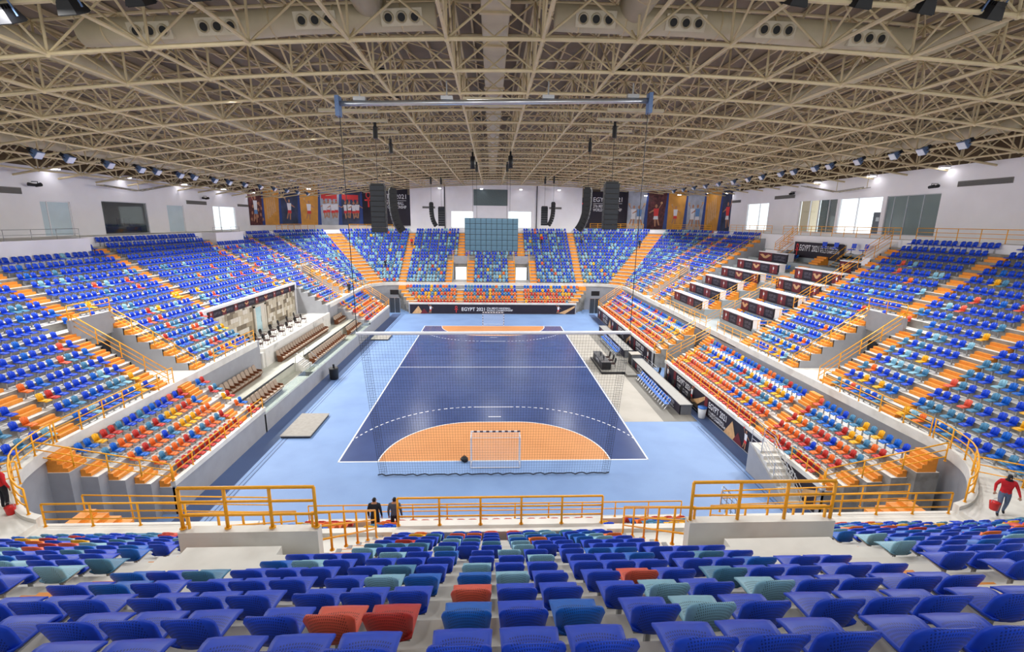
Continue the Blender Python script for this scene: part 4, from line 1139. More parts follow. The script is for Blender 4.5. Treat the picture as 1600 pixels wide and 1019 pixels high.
# white luminaires lying across the middle bays
for k, (x, y) in enumerate([(-.2, 1.2), (-.2, 2.6), (-.2, 34), (-9, 3.2), (-9, 6), (-9, 10), (8.6, 3.2), (8.6, 6), (8.6, 10), (-13, 24), (13, 24)]):
    w = 'middle' if abs(x) < 1 else ('left' if x < 0 else 'right')
    same = [q for q in [(-.2, 1.2), (-.2, 2.6), (-.2, 34), (-9, 3.2), (-9, 6), (-9, 10), (8.6, 3.2), (8.6, 6), (8.6, 10), (-13, 24), (13, 24)] if abs(q[0]-x) < 5]
    t = thing('beam_luminaire', 'long pale cross member hung under the %s roof bays, %s from the camera' % (w, ORD[same.index((x, y))+1]), 'roof beam', (x, y, roofz(x)))
    mb = MB(); z = roofz(x)-.28; L = 1.75; mb.box(x-L, x+L, y-.12, y+.12, z, z+.16); mb.build('beam_body', beige2, t)
    mb = MB(); mb.tube([(x-L*.8, y, z+.16), (x-L*.8, y, roofz(x))], .03, 6); mb.tube([(x+L*.8, y, z+.16), (x+L*.8, y, roofz(x))], .03, 6); mb.build('hanger', beige, t)

# ------------------------------------------------------------------ floodlights
def flood_parts(big):
    hd, yk, gl = MB(), MB(), MB()
    s = 1.05 if big else 1.0
    # head: local -z is the beam
    hd.hexa([(-.32*s, -.26*s, -.12), (.32*s, -.26*s, -.12), (.32*s, .26*s, -.12), (-.32*s, .26*s, -.12), (-.22*s, -.18*s, .22), (.22*s, -.18*s, .22), (.22*s, .18*s, .22), (-.22*s, .18*s, .22)])
    for i in range(5): hd.box(-.2*s, .2*s, (-.16+.08*i)*s-.012, (-.16+.08*i)*s+.012, .22, .34)
    gl.box(-.29*s, .29*s, -.23*s, .23*s, -.15, -.12)
    yk.tube([(-.36*s, 0, .02), (-.36*s, 0, .45), (.36*s, 0, .45), (.36*s, 0, .02)], .03, 6); yk.box(-.12, .12, -.1, .1, .42, .62)
    return hd.mesh('lamp_head', black if big else blue_steel), yk.mesh('yoke', blue_steel if big else black), gl.mesh('lamp_glass', lampoff if not big else black)
FL = flood_parts(False); FB = flood_parts(True)
def flood(loc, direction, label, big=False, group=None):
    r = bpy.data.objects.new('floodlight', None); C.objects.link(r); tag(r, label, 'floodlight', group); r.matrix_basis = look_matrix(loc, direction)
    for nm, me in zip(('lamp_head', 'yoke', 'lamp_glass'), FB if big else FL): link(nm, me, r, Matrix.Identity(4))
    return r
ys = [3.2, 6.2, 8.6, 12.2, 15.6, 17.6, 20.8, 23.0, 26.6, 29.5, 33, 37, 41, 45, 49, 53]
for i, y in enumerate(ys):
    flood((-30.2, y, roofz(-30.2)-.5), (.8, .05, -.6), 'blue grey floodlight under the left roof edge, %s from the camera' % ORD[i+1])
    flood((30.2, y, roofz(30.2)-.5), (-.8, .05, -.6), 'blue grey floodlight under the right roof edge, %s from the camera' % ORD[i+1])
for i, (x, z) in enumerate(((-14.8, 20.9), (-12.9, 21.2), (-10.9, 21.5), (-9.0, 21.7), (9.3, 22.1), (11.4, 22.1), (13.5, 22.0), (15.8, 21.9))):
    flood((x, -11.4, z), (-.1*(1 if x > 0 else -1), .45, -.8), 'large black faced floodlight at the top of the picture, %s from the left' % ORD[i+1], True)
def wall_lamp(loc, n, label):
    r = thing('wall_lamp', label, 'lamp', loc); x, y, z = loc; nx, ny = n
    mb = MB(); mb.box(x-.28, x+.28, y-.28, y+.28, z, z+.18); mb.build('lamp_housing', white, r)
    mb = MB(); mb.box(x-.25, x+.25, y-.25, y+.25, z-.05, z); mb.build('lamp_face', lamp, r)
for i, y in enumerate((15.6, 23.7, 32.7, 41.3, 49.6)): wall_lamp((-37.3, y, 18.95), (1, 0), 'lit white lamp at the top of the left wall, %s from the camera' % ORD[i+1])
for i, y in enumerate((12.2, 20.0, 28.0, 49.4)): wall_lamp((37.8, y, 20.0), (-1, 0), 'lit white lamp at the top of the right wall, %s from the camera' % ORD[i+1])
for i, x in enumerate((-10.4, -2.3, 5.4, 12.9)): wall_lamp((x, 67.6, 21.2), (0, -1), 'lit white lamp at the top of the far wall, %s from the left' % ORD[i+1])
for sd in ('FL', 'FR'):
    for i, a in enumerate((.3, .62, .95, 1.25)):
        p = corner_pt(sd, a, RW-1.2); wall_lamp((p[0], p[1], 20.3), (0, 0), 'lit white lamp above the %s printed panels, %s from the right' % (SIDEWORD[sd], ORD[i+1]))
def spot_cluster(loc, label):
    r = thing('small_spotlight', label, 'spotlight', loc); x, y, z = loc
    mb = MB(); wx = WX0+.02 if x < 0 else WX1-.02; mb.tube([(x, y, z), (x, y, z+.2), (wx, y, z+.2)], .03, 6); mb.build('stem', black, r)
    mb = MB(); mb.tube([(x-.2, y, z-.12), (x+.25, y, z-.02)], [.12, .16], 8); mb.tube([(x+.05, y-.35, z-.1), (x-.1, y-.75, z-.05)], [.11, .15], 8); mb.tube([(x, y-.35, z), (x, y, z)], .03, 6); mb.build('spot_head', black, r)
spot_cluster((-37.5, 14.0, 17.6), 'pair of small black spotlights on the left wall near the camera')
spot_cluster((37.9, 13.2, 18.6), 'pair of small black spotlights on the right wall near the camera')
spot_cluster((-37.5, 37.5, 17.6), 'pair of small black spotlights on the left wall above the far window')
spot_cluster((37.9, 33.0, 19.1), 'pair of small black spotlights on the right wall beside an air grille')

def cable_tray(pts, label):
    r = thing('cable_tray', label, 'cable tray', pts[0]); P = [Vector(q) for q in pts]
    for e in (-.35, .35):
        mb = MB(); mb.tube([q+Vector((e, 0, 0)) for q in P], .05, 6); mb.build('side_rail', mat('grey_galvanised_tray', (150, 148, 142), .5, metal=.3, var=.1), r)
    mb = MB()
    for a, b in zip(P, P[1:]):
        for i in range(8):
            c = a.lerp(b, i/8); mb.tube([c-Vector((.35, 0, 0)), c+Vector((.35, 0, 0))], .03, 5)
    mb.build('rung', beige, r)
    mb = MB()
    for c in P[1:]: mb.tube([c, (c.x, c.y, roofz(c.x)+DEP*.5)], .03, 5)
    mb.build('hanger_rod', beige, r)
cable_tray([(-36.9, 19.6, 17.95), (-36.9, 24.5, 17.7), (-36.2, 30.5, 18.9)], 'grey cable tray sagging below the left roof edge over the control room window')
cable_tray([(37.2, 29.5, 19.7), (37.3, 24.0, 18.7), (37.2, 19.6, 18.9)], 'grey cable tray sagging below the right roof edge over the bright doorway')

# ------------------------------------------------------------------ hanging speakers and screen
def hoist(x, y, z0, z1, parent):
    mb = MB(); zz = z1+DEP+.1; mb.box(x-.8, x+.8, y-.05, y+.05, zz+.18, zz+.34); mb.tube([(x, y, z0), (x, y, zz+.15)], .018, 5); mb.build('chain', black, parent)
    mb = MB(); mb.tube([(x, y, z1-1.1), (x, y, z1-.35), (x, y, z1-.3), (x, y, z1)], [.16, .16, .1, .1], 10); mb.build('chain_hoist', black, parent)
def array(x, y, ztop, n, bend, label, yaw=0):
    r = thing('line_array_speaker', label, 'loudspeaker', (x, y, ztop))
    base = ORIG[r.name]; w, h, dpt = 1.02, .36, .62; p = Vector((0, 0, 0)); ang = 0
    mb = MB(); mb.box(-.45, .45, -.25, .25, .02, .14); fr = link('rigging_frame', mb.mesh('rigging_frame', black), r, Matrix.Rotation(yaw, 4, 'Z'))
    bx, gr = MB(), MB(); bx.box(-w/2, w/2, -dpt/2, dpt/2, -h+.015, 0); bx.box(-w/2-.02, -w/2, -.1, .1, -h+.08, -.08); bx.box(w/2, w/2+.02, -.1, .1, -h+.08, -.08)
    me = bx.mesh('cabinet', black)
    gr.box(-w/2+.04, w/2-.04, -dpt/2-.02, -dpt/2, -h+.05, -.03); gm = gr.mesh('grille', mat('speaker_grille', (44, 48, 54), .7, var=.25, scale=60))
    for i in range(n):
        M = Matrix.Rotation(yaw, 4, 'Z') @ Matrix.Translation(p) @ Matrix.Rotation(ang, 4, 'X')
        c = link('cabinet', me, r, M); g = link('grille', gm, c, Matrix.Identity(4))
        p = p+Vector((0, sin(ang)*h, -cos(ang)*h)); ang += bend*(i/n)*2
    hoist(x, y, ztop+.14, roofz(x)-.1, r)
    return r
array(-8.3, 7.0, 17.45, 9, 0, 'straight black line array hanging nearest on the left')
array(8.3, 7.0, 17.85, 9, 0, 'straight black line array hanging nearest on the right')
array(-8.7, 14.0, 17.6, 10, .085, 'curved black line array behind the straight one on the left', yaw=radians(-72))
array(8.0, 14.0, 17.9, 10, .085, 'curved black line array behind the straight one on the right', yaw=radians(72))
array(-9.6, 47.5, 17.7, 10, .085, 'small far curved line array left of the far windows', yaw=radians(-80))
array(9.3, 47.5, 18.0, 10, .085, 'small far curved line array right of the far windows', yaw=radians(80))
array(-8.2, 49.0, 17.1, 8, 0, 'small far straight line array left of the far windows')
array(8.1, 49.0, 17.4, 8, 0, 'small far straight line array right of the far windows')
ls = thing('hanging_screen', 'grey backed panel screen hanging over the far half of the court', 'screen', (-.3, 31, 11.5))
sx0, sx1, sz0, sz1 = -3.57, 2.95, 11.52, 15.45
mb = MB(); mb.box(sx0, sx1, 31.0, 31.12, sz0, sz1); mb.build('backing_frame', black, ls)
tile = mat('screen_tile_slate', (92, 126, 146), .45, var=.16, scale=1.2)
mbt = MB(); tw, th = (sx1-sx0)/10, (sz1-sz0)/6; mbt.box(.025, tw-.025, -.05, 0, .025, th-.025); mbt.box(.1, tw-.1, -.07, -.05, th*.4, th*.55); tm = mbt.mesh('screen_tile', tile)
for i in range(10):
    for j in range(6): link('screen_tile', tm, ls, ORIG[ls.name] @ Matrix.Translation((sx0+i*tw, 31.0, sz0+j*th)))
for x in (-2.1, 1.55): hoist(x, 31.06, sz1, roofz(x)-.1, ls)
for i, (x, y, l) in enumerate(((-2.25, 22.8, 1.7), (1.6, 22.4, 1.7))):
    t = thing('chain_hoist_motor', 'black hanging motor below the roof, %s of the middle pair' % ('left', 'right')[i], 'hoist', (x, y, roofz(x)))
    mb = MB(); z = roofz(x); mb.tube([(x, y, z-.1), (x, y, z-.5), (x, y, z-.55), (x, y, z-l), (x, y, z-l-.02)], [.1, .1, .24, .24, .12], 10); mb.build('motor_body', black, t, True)
    mb = MB(); mb.box(x-.8, x+.8, y-.05, y+.05, z+DEP+.2, z+DEP+.32); mb.tube([(x, y, z+DEP+.25), (x, y, z-l-5.0)], .015, 5); mb.build('chain', black, t)

# ------------------------------------------------------------------ net, its bars
nb = thing('roof_roller_bar', 'silver horizontal roller tube under the roof that carries the net cables', 'roller bar', (0, -1.7, 20.9))
def rz_(x): return 21.1+.031*x
mb = MB(); mb.tube([(-8.1, -1.7, rz_(-8.1)), (7.9, -1.7, rz_(7.9))], .13, 12); mb.build('roller_tube', steel, nb, True)
for x in (-8.1, 7.9):
    mb = MB(); mb.box(x-.1, x+.1, -1.95, -1.45, rz_(x)-.62, rz_(x)+.35); mb.build('end_bracket', blue_steel, nb)
for x in (-7.0, -2.6, 2.6, 7.0):
    mb = MB(); mb.box(x-.3, x+.3, -1.85, -1.55, rz_(x)+.12, rz_(x)+.3); mb.tube([(x, -1.7, rz_(x)+.3), (x, -1.7, roofz(x))], .04, 6); mb.build('hanger_bracket', steel, nb)
nt_ = thing('safety_net', 'black mesh safety net hanging behind the near goal below a pale bar', 'net', (0, -1.7, 0))
mb = MB(); mb.tube([(-7.9, -1.7, 8.85), (7.75, -1.7, 8.95)], .1, 10); mb.build('top_bar', mat('pale_bar_paint', (214, 218, 226), .4, var=.03), nt_, True)
strand = mat('black_net_cord', (30, 34, 44), .8, var=0)
mb = MB(); n = 90; r = .0048
def nx_(t, z): e = 7.0+.8*min(1, max(0, z-.0)/8.9); return -e+2*e*t
for i in range(n+1):
    t = i/n; mb.tube([(nx_(t, .1), -1.7, .1), (nx_(t, 8.85), -1.7, 8.85)], r, 3, False)
for j in range(52):
    z = .1+8.7*j/51; mb.tube([(nx_(0, z), -1.7, z), (nx_(1, z), -1.7, z)], r, 3, False)
o = mb.build('net_mesh', strand, nt_); o['kind'] = 'stuff'
mb = MB()
for i in range(60):
    a, b = -7.1+14.1*i/60, -7.1+14.1*(i+1)/60
    mb.tube([(a, -1.75+.06*sin(i*1.7), .08+.03*sin(i*2.3)), (b, -1.75+.06*sin((i+1)*1.7), .08+.03*sin((i+1)*2.3))], .035, 5, False)
mb.build('net_hem', strand, nt_)
mb = MB()
for s in (-1, 1):
    for i in range(5):
        e = .1*i; mb.tube([(s*(7.0-e), -1.68+.03*i, .1), (s*(7.75-e), -1.68+.03*i, 8.8)], .006, 3, False)
    for j in range(60):
        z = .1+8.6*j/60; x = 7.0+.75*z/8.8; mb.tube([(s*x, -1.68, z), (s*(x-.4), -1.56, z)], .005, 3, False)
o = mb.build('net_side_fold', strand, nt_); o['kind'] = 'stuff'
for s, x0, x1 in ((-1, -8.05, -7.85), (1, 7.85, 7.7)):
    mb = MB(); mb.tube([(x0, -1.7, rz_(x0)-.5), (x1, -1.7, 8.9)], .022, 5); mb.build('net_cable', black, nt_)

# ------------------------------------------------------------------ goals and things on the floor
def goal(y0, s, label):
    g = thing('handball_goal', label, 'goal', (0, y0, 0))
    stripes = [printwhite, mat('goal_dark_stripe', (44, 52, 84), .4, var=0)]
    for x in (-1.54, 1.54):
        for k in range(10):
            pass
        mb = MB()
        for k in range(10): mb.m = 0 if s > 0 else k % 2; mb.box(x-.04, x+.04, y0-.04, y0+.04, .2*k, .2*k+.2)
        mb.build('goal_post', stripes, g)
    mb = MB()
    for k in range(16): mb.m = k % 2; mb.box(-1.58+.1975*k, -1.58+.1975*(k+1), y0-.04, y0+.04, 2.0, 2.08)
    mb.build('crossbar', stripes, g)
    d = -s*.95; mb = MB()
    mb.tube([(-1.54, y0, .04), (-1.54, y0+d, .04), (1.54, y0+d, .04), (1.54, y0, .04)], .035, 8)
    for x in (-1.54, 1.54): mb.tube([(x, y0, 2.0), (x, y0+d*.75, 1.95), (x, y0+d, .04)], .03, 8)
    mb.tube([(-1.54, y0+d*.75, 1.95), (1.54, y0+d*.75, 1.95)], .02, 6)
    mb.build('back_frame', printwhite, g)
    mb = MB(); nn = 30; q = .0045
    for i in range(nn+1):
        x = -1.54+3.08*i/nn; mb.tube([(x, y0, 2.02), (x, y0+d*.75, 1.93), (x, y0+d, .06)], q, 3, False)
    for j in range(20):
        z = .06+1.87*j/20; y = y0+d*(1-.25*j/20); mb.tube([(-1.54, y, z), (1.54, y, z)], q, 3, False)
        for x in (-1.54, 1.54): mb.tube([(x, y0, z), (x, y, z)], q, 3, False)
    for i in range(5):
        y = y0+d*.75*i/5; mb.tube([(-1.54, y, 2.0), (1.54, y, 2.0)], q, 3, False)
    o = mb.build('goal_net', mat('white_net_cord', (216, 218, 226), .8, var=0), g); o['kind'] = 'stuff'
goal(0, 1, 'white framed handball goal with net on the near goal line')
goal(40, -1, 'small handball goal on the far goal line in front of the banner')
bag = MB()
bag.tube([(-2.05, -.05, .02), (-2.0, -.02, .12), (-1.98, 0, .24), (-1.98, 0, .3)], [.22, .27, .22, .1], 10)
bg_ = thing('ball_bag', 'round black bag lying left of the near goal', 'bag', (-2.0, 0, 0)); bag.build('bag_body', black, bg_, True)
mb = MB(); mb.tube([(-2.12, 0, .28), (-2.0, 0, .42), (-1.86, 0, .28)], .02, 6); mb.build('bag_handle', black, bg_)
def platform(x0, x1, y0, y1, label):
    t = thing('camera_platform', label, 'platform', ((x0+x1)/2, (y0+y1)/2, 0))
    mb = MB(); mb.box(x0, x1, y0, y1, .13, .2); mb.build('deck', mat('grey_carpet_deck', (158, 154, 148), .9, var=.08, scale=4), t)
    mb = MB(); mb.box(x0+.04, x1-.04, y0+.04, y1-.04, .0, .13); mb.build('skirt', dark, t)
platform(-15.1, -13.0, 3.4, 7.4, 'low grey platform on the floor by the left wall, nearer one')
platform(-15.7, -13.5, 31.2, 33.9, 'low grey platform on the floor by the left wall, farther one')
bb = thing('black_bin', 'tall black bin standing against the left wall', 'bin', (-15.45, 16.2, 0))
mb = MB(); mb.tube([(-15.45, 16.2, .03), (-15.45, 16.2, .1), (-15.45, 16.2, 1.05), (-15.45, 16.2, 1.1)], [.36, .4, .44, .44], 12); mb.build('bin_body', black, bb, True)
mb = MB(); mb.tube([(-15.45, 16.2, 1.1), (-15.45, 16.2, 1.16)], [.46, .4], 12); mb.box(-15.5, -15.35, 16.1, 16.25, 1.16, 1.5); mb.build('bin_lid', black, bb)
gb = thing('waste_bin', 'white waste bin with a blue liner beside the team counter', 'bin', (16.5, 6.6, 0))
mb = MB(); mb.tube([(16.5, 6.6, 0), (16.5, 6.6, .05), (16.5, 6.6, .85)], [.24, .26, .34], 12); mb.build('bin_body', mat('white_bin_plastic', (206, 210, 214), .5, var=.03), gb, True)
mb = MB(); mb.tube([(16.5, 6.6, .85), (16.5, 6.6, .93)], [.36, .36], 12); mb.build('bin_liner', mat('blue_liner', (58, 116, 200), .4, var=.1), gb, True)
gc = thing('equipment_case', 'flat black case on the floor behind the white waste bin', 'case', (16.5, 8, 0))
mb = MB(); mb.box(16.55, 16.95, 7.2, 9.0, .02, .4); mb.build('case_body', black, gc)
mb = MB(); mb.box(16.53, 16.55, 7.6, 8.6, .18, .22); mb.build('case_latch', steel, gc)
#PART4
# ------------------------------------------------------------------ event banners
def event_banner(origin, right, length, h, label, words=True, width_word=None, layout=None):
    pl = Plane(origin, right, (0, 0, 1), .0)
    r = thing('event_banner', label, 'banner', tuple(pl.p(length/2, 0)))
    mb = MB(); mb.hexa([pl.p(0, 0, 0), pl.p(length, 0, 0), pl.p(length, 0, .03), pl.p(0, 0, .03), pl.p(0, h, 0), pl.p(length, h, 0), pl.p(length, h, .03), pl.p(0, h, .03)]); mb.build('panel', navy, r)
    pl2 = Plane(pl.p(0, 0, .042), right, (0, 0, 1), 0)
    f = MB()
    for kind, a in layout:
        if kind == 'ankh': f.m = 2; ankh(pl2, f, a, h*.12, h*.76)
        elif kind == 'player':
            player(pl2, f, a, h*.04, h*.98, 1, (0, 1, 2, 3)); 
        elif kind == 'playerback': player(pl2, f, a, h*.04, h*.98, -1, (0, 1, 2, 3))
        elif kind == 'pyramid':
            f.m = 4; pl2.shape(f, [(a-h*.7, 0), (a+h*.5, 0), (a, h*.85)], .003)
            f.m = 6; pl2.shape(f, [(a+h*.2, 0), (a+h*1.1, 0), (a+h*.6, h*.55)], .005)
        elif kind == 'swoosh':
            f.m = 4; pl2.shape(f, [(a-h*.9, h*.1), (a-h*.2, h*.0), (a+h*.9, h*.75), (a+h*.9, h*.95), (a, h*.5)], .003)
        elif kind == 'red':
            f.m = 6; pl2.rect(f, a-h*.18, a+h*.18, 0, h, .002)
    f.m = 0
    f.build('print', PRINT, r)
    for kind, a in layout:
        if kind == 'title':
            lettering('EGYPT 2021', printwhite, pl2.p(a, h*.3), pl2.r, pl2.u, h*.4, r, h*2.55)
            lettering("27th MEN'S HANDBALL\nWORLD CHAMPIONSHIP", printwhite, pl2.p(a+h*2.75, h*.28), pl2.r, pl2.u, h*.44, r, h*2.9)
        elif kind == 'stack':
            lettering('EGYPT 2021', printwhite, pl2.p(a, h*.52), pl2.r, pl2.u, h*.34, r, h*1.9)
            lettering("27th MEN'S HANDBALL\nWORLD CHAMPIONSHIP", printwhite, pl2.p(a, h*.12), pl2.r, pl2.u, h*.3, r, h*1.9)
    return r
L_ = 27.4
event_banner((-13.7, WFF-.02, .06), (1, 0, 0), L_, 1.5, 'wide dark event banner along the far front wall facing the court',
             layout=[('pyramid', 1.4), ('player', 3.4), ('ankh', 7.6), ('title', 8.5), ('player', 24.6), ('swoosh', 26.0)])
event_banner((WRF-.02, 15.9, .12), (0, -1, 0), 22.0, 1.5, 'long dark event banner on the right front wall below the red seats',
             layout=[('player', .6), ('red', 2.3), ('stack', 2.9), ('playerback', 6.2), ('swoosh', 7.3), ('red', 8.9), ('stack', 9.4), ('pyramid', 13.1), ('player', 15.0), ('red', 16.9), ('stack', 17.4), ('swoosh', 20.9)])
event_banner((WRF-.02, 46.4, .12), (0, -1, 0), 26.0, 1.5, 'dark event banner on the far right front wall beyond the passage',
             layout=[('player', 1.2), ('red', 3.0), ('stack', 3.6), ('pyramid', 8), ('player', 9.6), ('red', 12.0), ('stack', 12.6), ('swoosh', 17), ('playerback', 18.2), ('red', 20), ('stack', 20.6), ('player', 25)])

# ------------------------------------------------------------------ mosaic lounge on the left
ld = dtread(5)-.05; lx = XL-ld
lo = thing('lounge_wall', 'stone mosaic wall of the left lounge with a pale glass door', 'wall', (lx, 22, 3.4))
zt = rowz('L', 20, 5)
mb = MB(); mb.box(lx-.3, lx, 12.8, 31.8, 3.3, zt+.1); mb.build('backing', mosaics[2], lo)
mb = MB(); mb.box(lx-.35, lx+.12, 12.6, 32.0, zt+.05, zt+.28); mb.box(lx-.3, lx+.14, 12.5, 13.0, 3.3, zt+.05); mb.box(lx-.3, lx+.14, 31.6, 32.0, 3.3, zt+.05); mb.build('white_surround', white, lo)
rr = random.Random(3)
tiles = {}
y = 13.0
def tile_mesh(w, h, m_):
    key = (round(w, 2), round(h, 2), m_.name)
    if key not in tiles:
        b = MB(); b.box(0, .03, 0, w-.012, 0, h-.012); tiles[key] = b.mesh('stone_tile', m_)
    return tiles[key]
cell = .46; ny = int((31.6-13.0)/cell); nz = 7; used = set(); count = 0
for j in range(nz):
    for i in range(ny):
        if (i, j) in used: continue
        yy = 13.0+i*cell
        if 20.8 < yy < 23.9: continue
        w = 2 if rr.random() < .35 and (i+1, j) not in used and not (20.8 < yy+cell < 23.9) and i+1 < ny else 1
        h = 2 if w == 1 and rr.random() < .35 and j+1 < nz else 1
        for a in range(w):
            for b in range(h): used.add((i+a, j+b))
        if count < 298:
            M = ORIG[lo.name] @ Matrix.Translation((lx+rr.choice((0, .008, .016)), yy, 3.42+j*cell))
            link('stone_tile', tile_mesh(w*cell, h*cell, rr.choice([mosaics[0], mosaics[0], mosaics[1], mosaics[2], mosaics[3]])), lo, M); count += 1
mb = MB(); mb.box(lx, lx+.1, 21.1, 21.4, 3.4, 6.2); mb.box(lx, lx+.1, 23.4, 23.7, 3.4, 6.2); mb.box(lx, lx+.1, 21.1, 23.7, 6.0, 6.25); mb.box(lx, lx+.06, 22.6, 23.4, 3.4, 6.0); df = mb.build('door_frame', mat('door_frame_stone', (206, 200, 188), .5, var=.05), lo)
mb = MB(); mb.box(lx, lx+.05, 21.4, 22.6, 3.4, 6.0); mb.build('door_glass', mat('pale_door_glass', (172, 206, 214), .2, var=.06), df)
mb = MB(); mb.tube([(lx+.08, 22.5, 4.3), (lx+.08, 22.5, 4.9)], .02, 6); mb.build('door_handle', steel, df)
# banner over the lounge
pl = Plane((lx+.13, 13.1, zt-.62), (0, 1, 0), (0, 0, 1), 0)
bn = thing('lounge_banner', 'narrow dark printed banner strip over the mosaic wall', 'banner', (lx+.13, 22, zt-.62))
mb = MB(); mb.box(lx+.02, lx+.12, 13.05, 31.55, zt-.64, zt+.04); mb.build('panel', navy, bn)
f = MB()
for i in range(9):
    a = .5+i*2.05
    f.m = 6; pl.rect(f, a-.28, a+.35, 0, .64, .002); 
    if i % 2 == 0: player(pl, f, a, .03, .6, 1, (0, 1, 2, 3))
    else: f.m = 4; pl.shape(f, [(a-.4, .42), (a, .2), (a+.4, .42), (a+.3, .5), (a, .34), (a-.3, .5)], .005)
f.m = 0; f.build('print', PRINT, bn)
for i in range(8): lettering('EGYPT 2021', printgrey, pl.p(.98+i*2.05, .22, .004), pl.r, pl.u, .22, bn, 1.0)
# white marble platform of the lounge, its terraces below
lp = struct(thing('floor_lounge', 'white marble lounge platform with a front parapet', 'platform', (-21, 20, 3.4)))
mb = MB(); mb.box(lx, -20.55, 13.2, 31.0, 1.3, 3.42); mb.build('platform_slab', marble, lp)
mb = MB(); mb.box(-20.75, -20.45, 13.9, 30.8, 1.3, 3.72); mb.box(-21.6, -20.45, 13.6, 13.9, 1.3, 3.72); mb.build('front_parapet', marble, lp)
te = struct(thing('floor_terrace', 'grey terraces of the brown guest seats along the left wall', 'terrace', (-18, 20, 1.3)))
tmat = mat('pale_terrace_floor', (184, 184, 172), .35, var=.08, scale=1.5, spec=.5)
mb = MB(); mb.box(-20.9, -18.5, 4.6, 34.6, 0, 2.05); mb.box(-18.5, WLF-.15, 4.6, 34.6, 0, 1.2); mb.build('terrace_slab', tmat, te)
mb = MB(); mb.box(WLF-.15, WLF, 4.4, 34.6, 0, 1.35); mb.build('front_wall', greywall, te)
mb = MB(); mb.box(-18.56, -18.44, 4.7, 14.6, 2.05, 2.12); mb.box(-18.56, -18.44, 17, 34.5, 2.05, 2.12); mb.build('edge_strip', dark, te)
mb = MB(); mb.box(-20.95, -20.7, 4.6, 13.2, 2.0, 4.6); mb.box(-20.95, -20.7, 31.0, 37, 2.0, 4.6); mb.build('back_wall', greywall, te)
for i in range(4):
    mb = MB(); mb.box(-18.5, -18.5+.3*(3-i)+.3, 14.9, 16.6, 1.2+.21*i, 1.2+.21*(i+1)); mb.build('terrace_step', marble, te)
    mb = MB(); mb.box(-18.5+.3*(3-i)+.24, -18.5+.3*(3-i)+.31, 14.9, 16.6, 1.2+.21*(i+1), 1.2+.21*(i+1)+.012); mb.build('step_nosing', black, te)
for i in range(3):
    mb = MB(); mb.box(WLF-1.3, WLF-.2, 13.6+.3*i, 13.9+.3*i, 1.2, 1.26+.02*i); mb.build('ramp_tread', black, te)
gl = thing('glass_balustrade', 'clear glass balustrade along the left terrace edge', 'balustrade', (WLF-.07, 20, 1.35))
for i in range(15):
    a = 4.7+i*2.0
    mb = MB(); mb.box(WLF-.085, WLF-.065, a, a+1.94, 1.35, 2.15); mb.build('glass_panel', glass, gl)
mb = MB(); mb.tube([(WLF-.07, 4.6, 2.17), (WLF-.07, 34.5, 2.17)], .018, 6); mb.build('top_rail', steel, gl)
hr = thing('terrace_handrail', 'curved steel handrail beside the black nosed terrace steps', 'railing', (-17.6, 16.8, 1.2))
for yy in (14.8, 16.8):
    mb = MB(); mb.tube([(-18.4, yy, 2.05), (-18.4, yy, 2.9), (-18.2, yy, 3.0), (-17.2, yy, 2.1), (-17.1, yy, 2.0), (-17.1, yy, 1.2)], .025, 8); mb.build('rail', steel, hr, True)
# brown guest seats
def guest_seat_meshes():
    sh, cu, bk = MB(), MB(), MB()
    sh.hexa([(-.28, -.1, .0), (.28, -.1, 0), (.28, .25, 0), (-.28, .25, 0), (-.28, -.28, .3), (.28, -.28, .3), (.28, .25, .3), (-.28, .25, .3)])
    for s in (-1, 1): sh.hexa([(s*.28-.025, -.3, .3), (s*.28+.025, -.3, .3), (s*.28+.025, .22, .3), (s*.28-.025, .22, .3), (s*.28-.025, -.2, .58), (s*.28+.025, -.2, .58), (s*.28+.025, .3, .62), (s*.28-.025, .3, .62)])
    cu.hexa([(-.25, -.3, .3), (.25, -.3, .3), (.25, .15, .28), (-.25, .15, .28), (-.25, -.31, .44), (.25, -.31, .44), (.25, .15, .4), (-.25, .15, .4)])
    bk.hexa([(-.25, .12, .38), (.25, .12, .38), (.25, .24, .36), (-.25, .24, .36), (-.24, .3, .95), (.24, .3, .95), (.24, .38, .95), (-.24, .38, .95)])
    bk.hexa([(-.2, .285, .95), (.2, .285, .95), (.2, .37, .95), (-.2, .37, .95), (-.16, .31, 1.02), (.16, .31, 1.02), (.16, .37, 1.02), (-.16, .37, 1.02)])
    return sh.mesh('shell', leather), cu.mesh('cushion', cushion), bk.mesh('backrest', cushion)
GM = guest_seat_meshes()
rows = [('lower terrace, nearest block', -17.75, 1.2, 4.9, 9), ('lower terrace, long middle block', -17.75, 1.2, 17.4, 17), ('lower terrace, farthest block', -17.75, 1.2, 29.5, 8),
        ('upper terrace, nearest block', -19.9, 2.05, 6.0, 9), ('upper terrace, long middle block', -19.9, 2.05, 15.4, 21), ('upper terrace, farthest block', -19.9, 2.05, 31.6, 8)]
for lab, x, z, y0, n in rows:
    for i in range(n):
        r = bpy.data.objects.new('guest_chair', None); C.objects.link(r)
        tag(r, 'brown guest chair, %s, %s from the camera' % (lab, ORD[i+1]), 'seat', 'guest seats on the left terraces')
        r.matrix_basis = Matrix.Translation((x, y0+i*.6, z)) @ Matrix.Rotation(pi/2, 4, 'Z')
        for nm, me in zip(('shell', 'cushion', 'backrest'), GM): link(nm, me, r, Matrix.Identity(4))
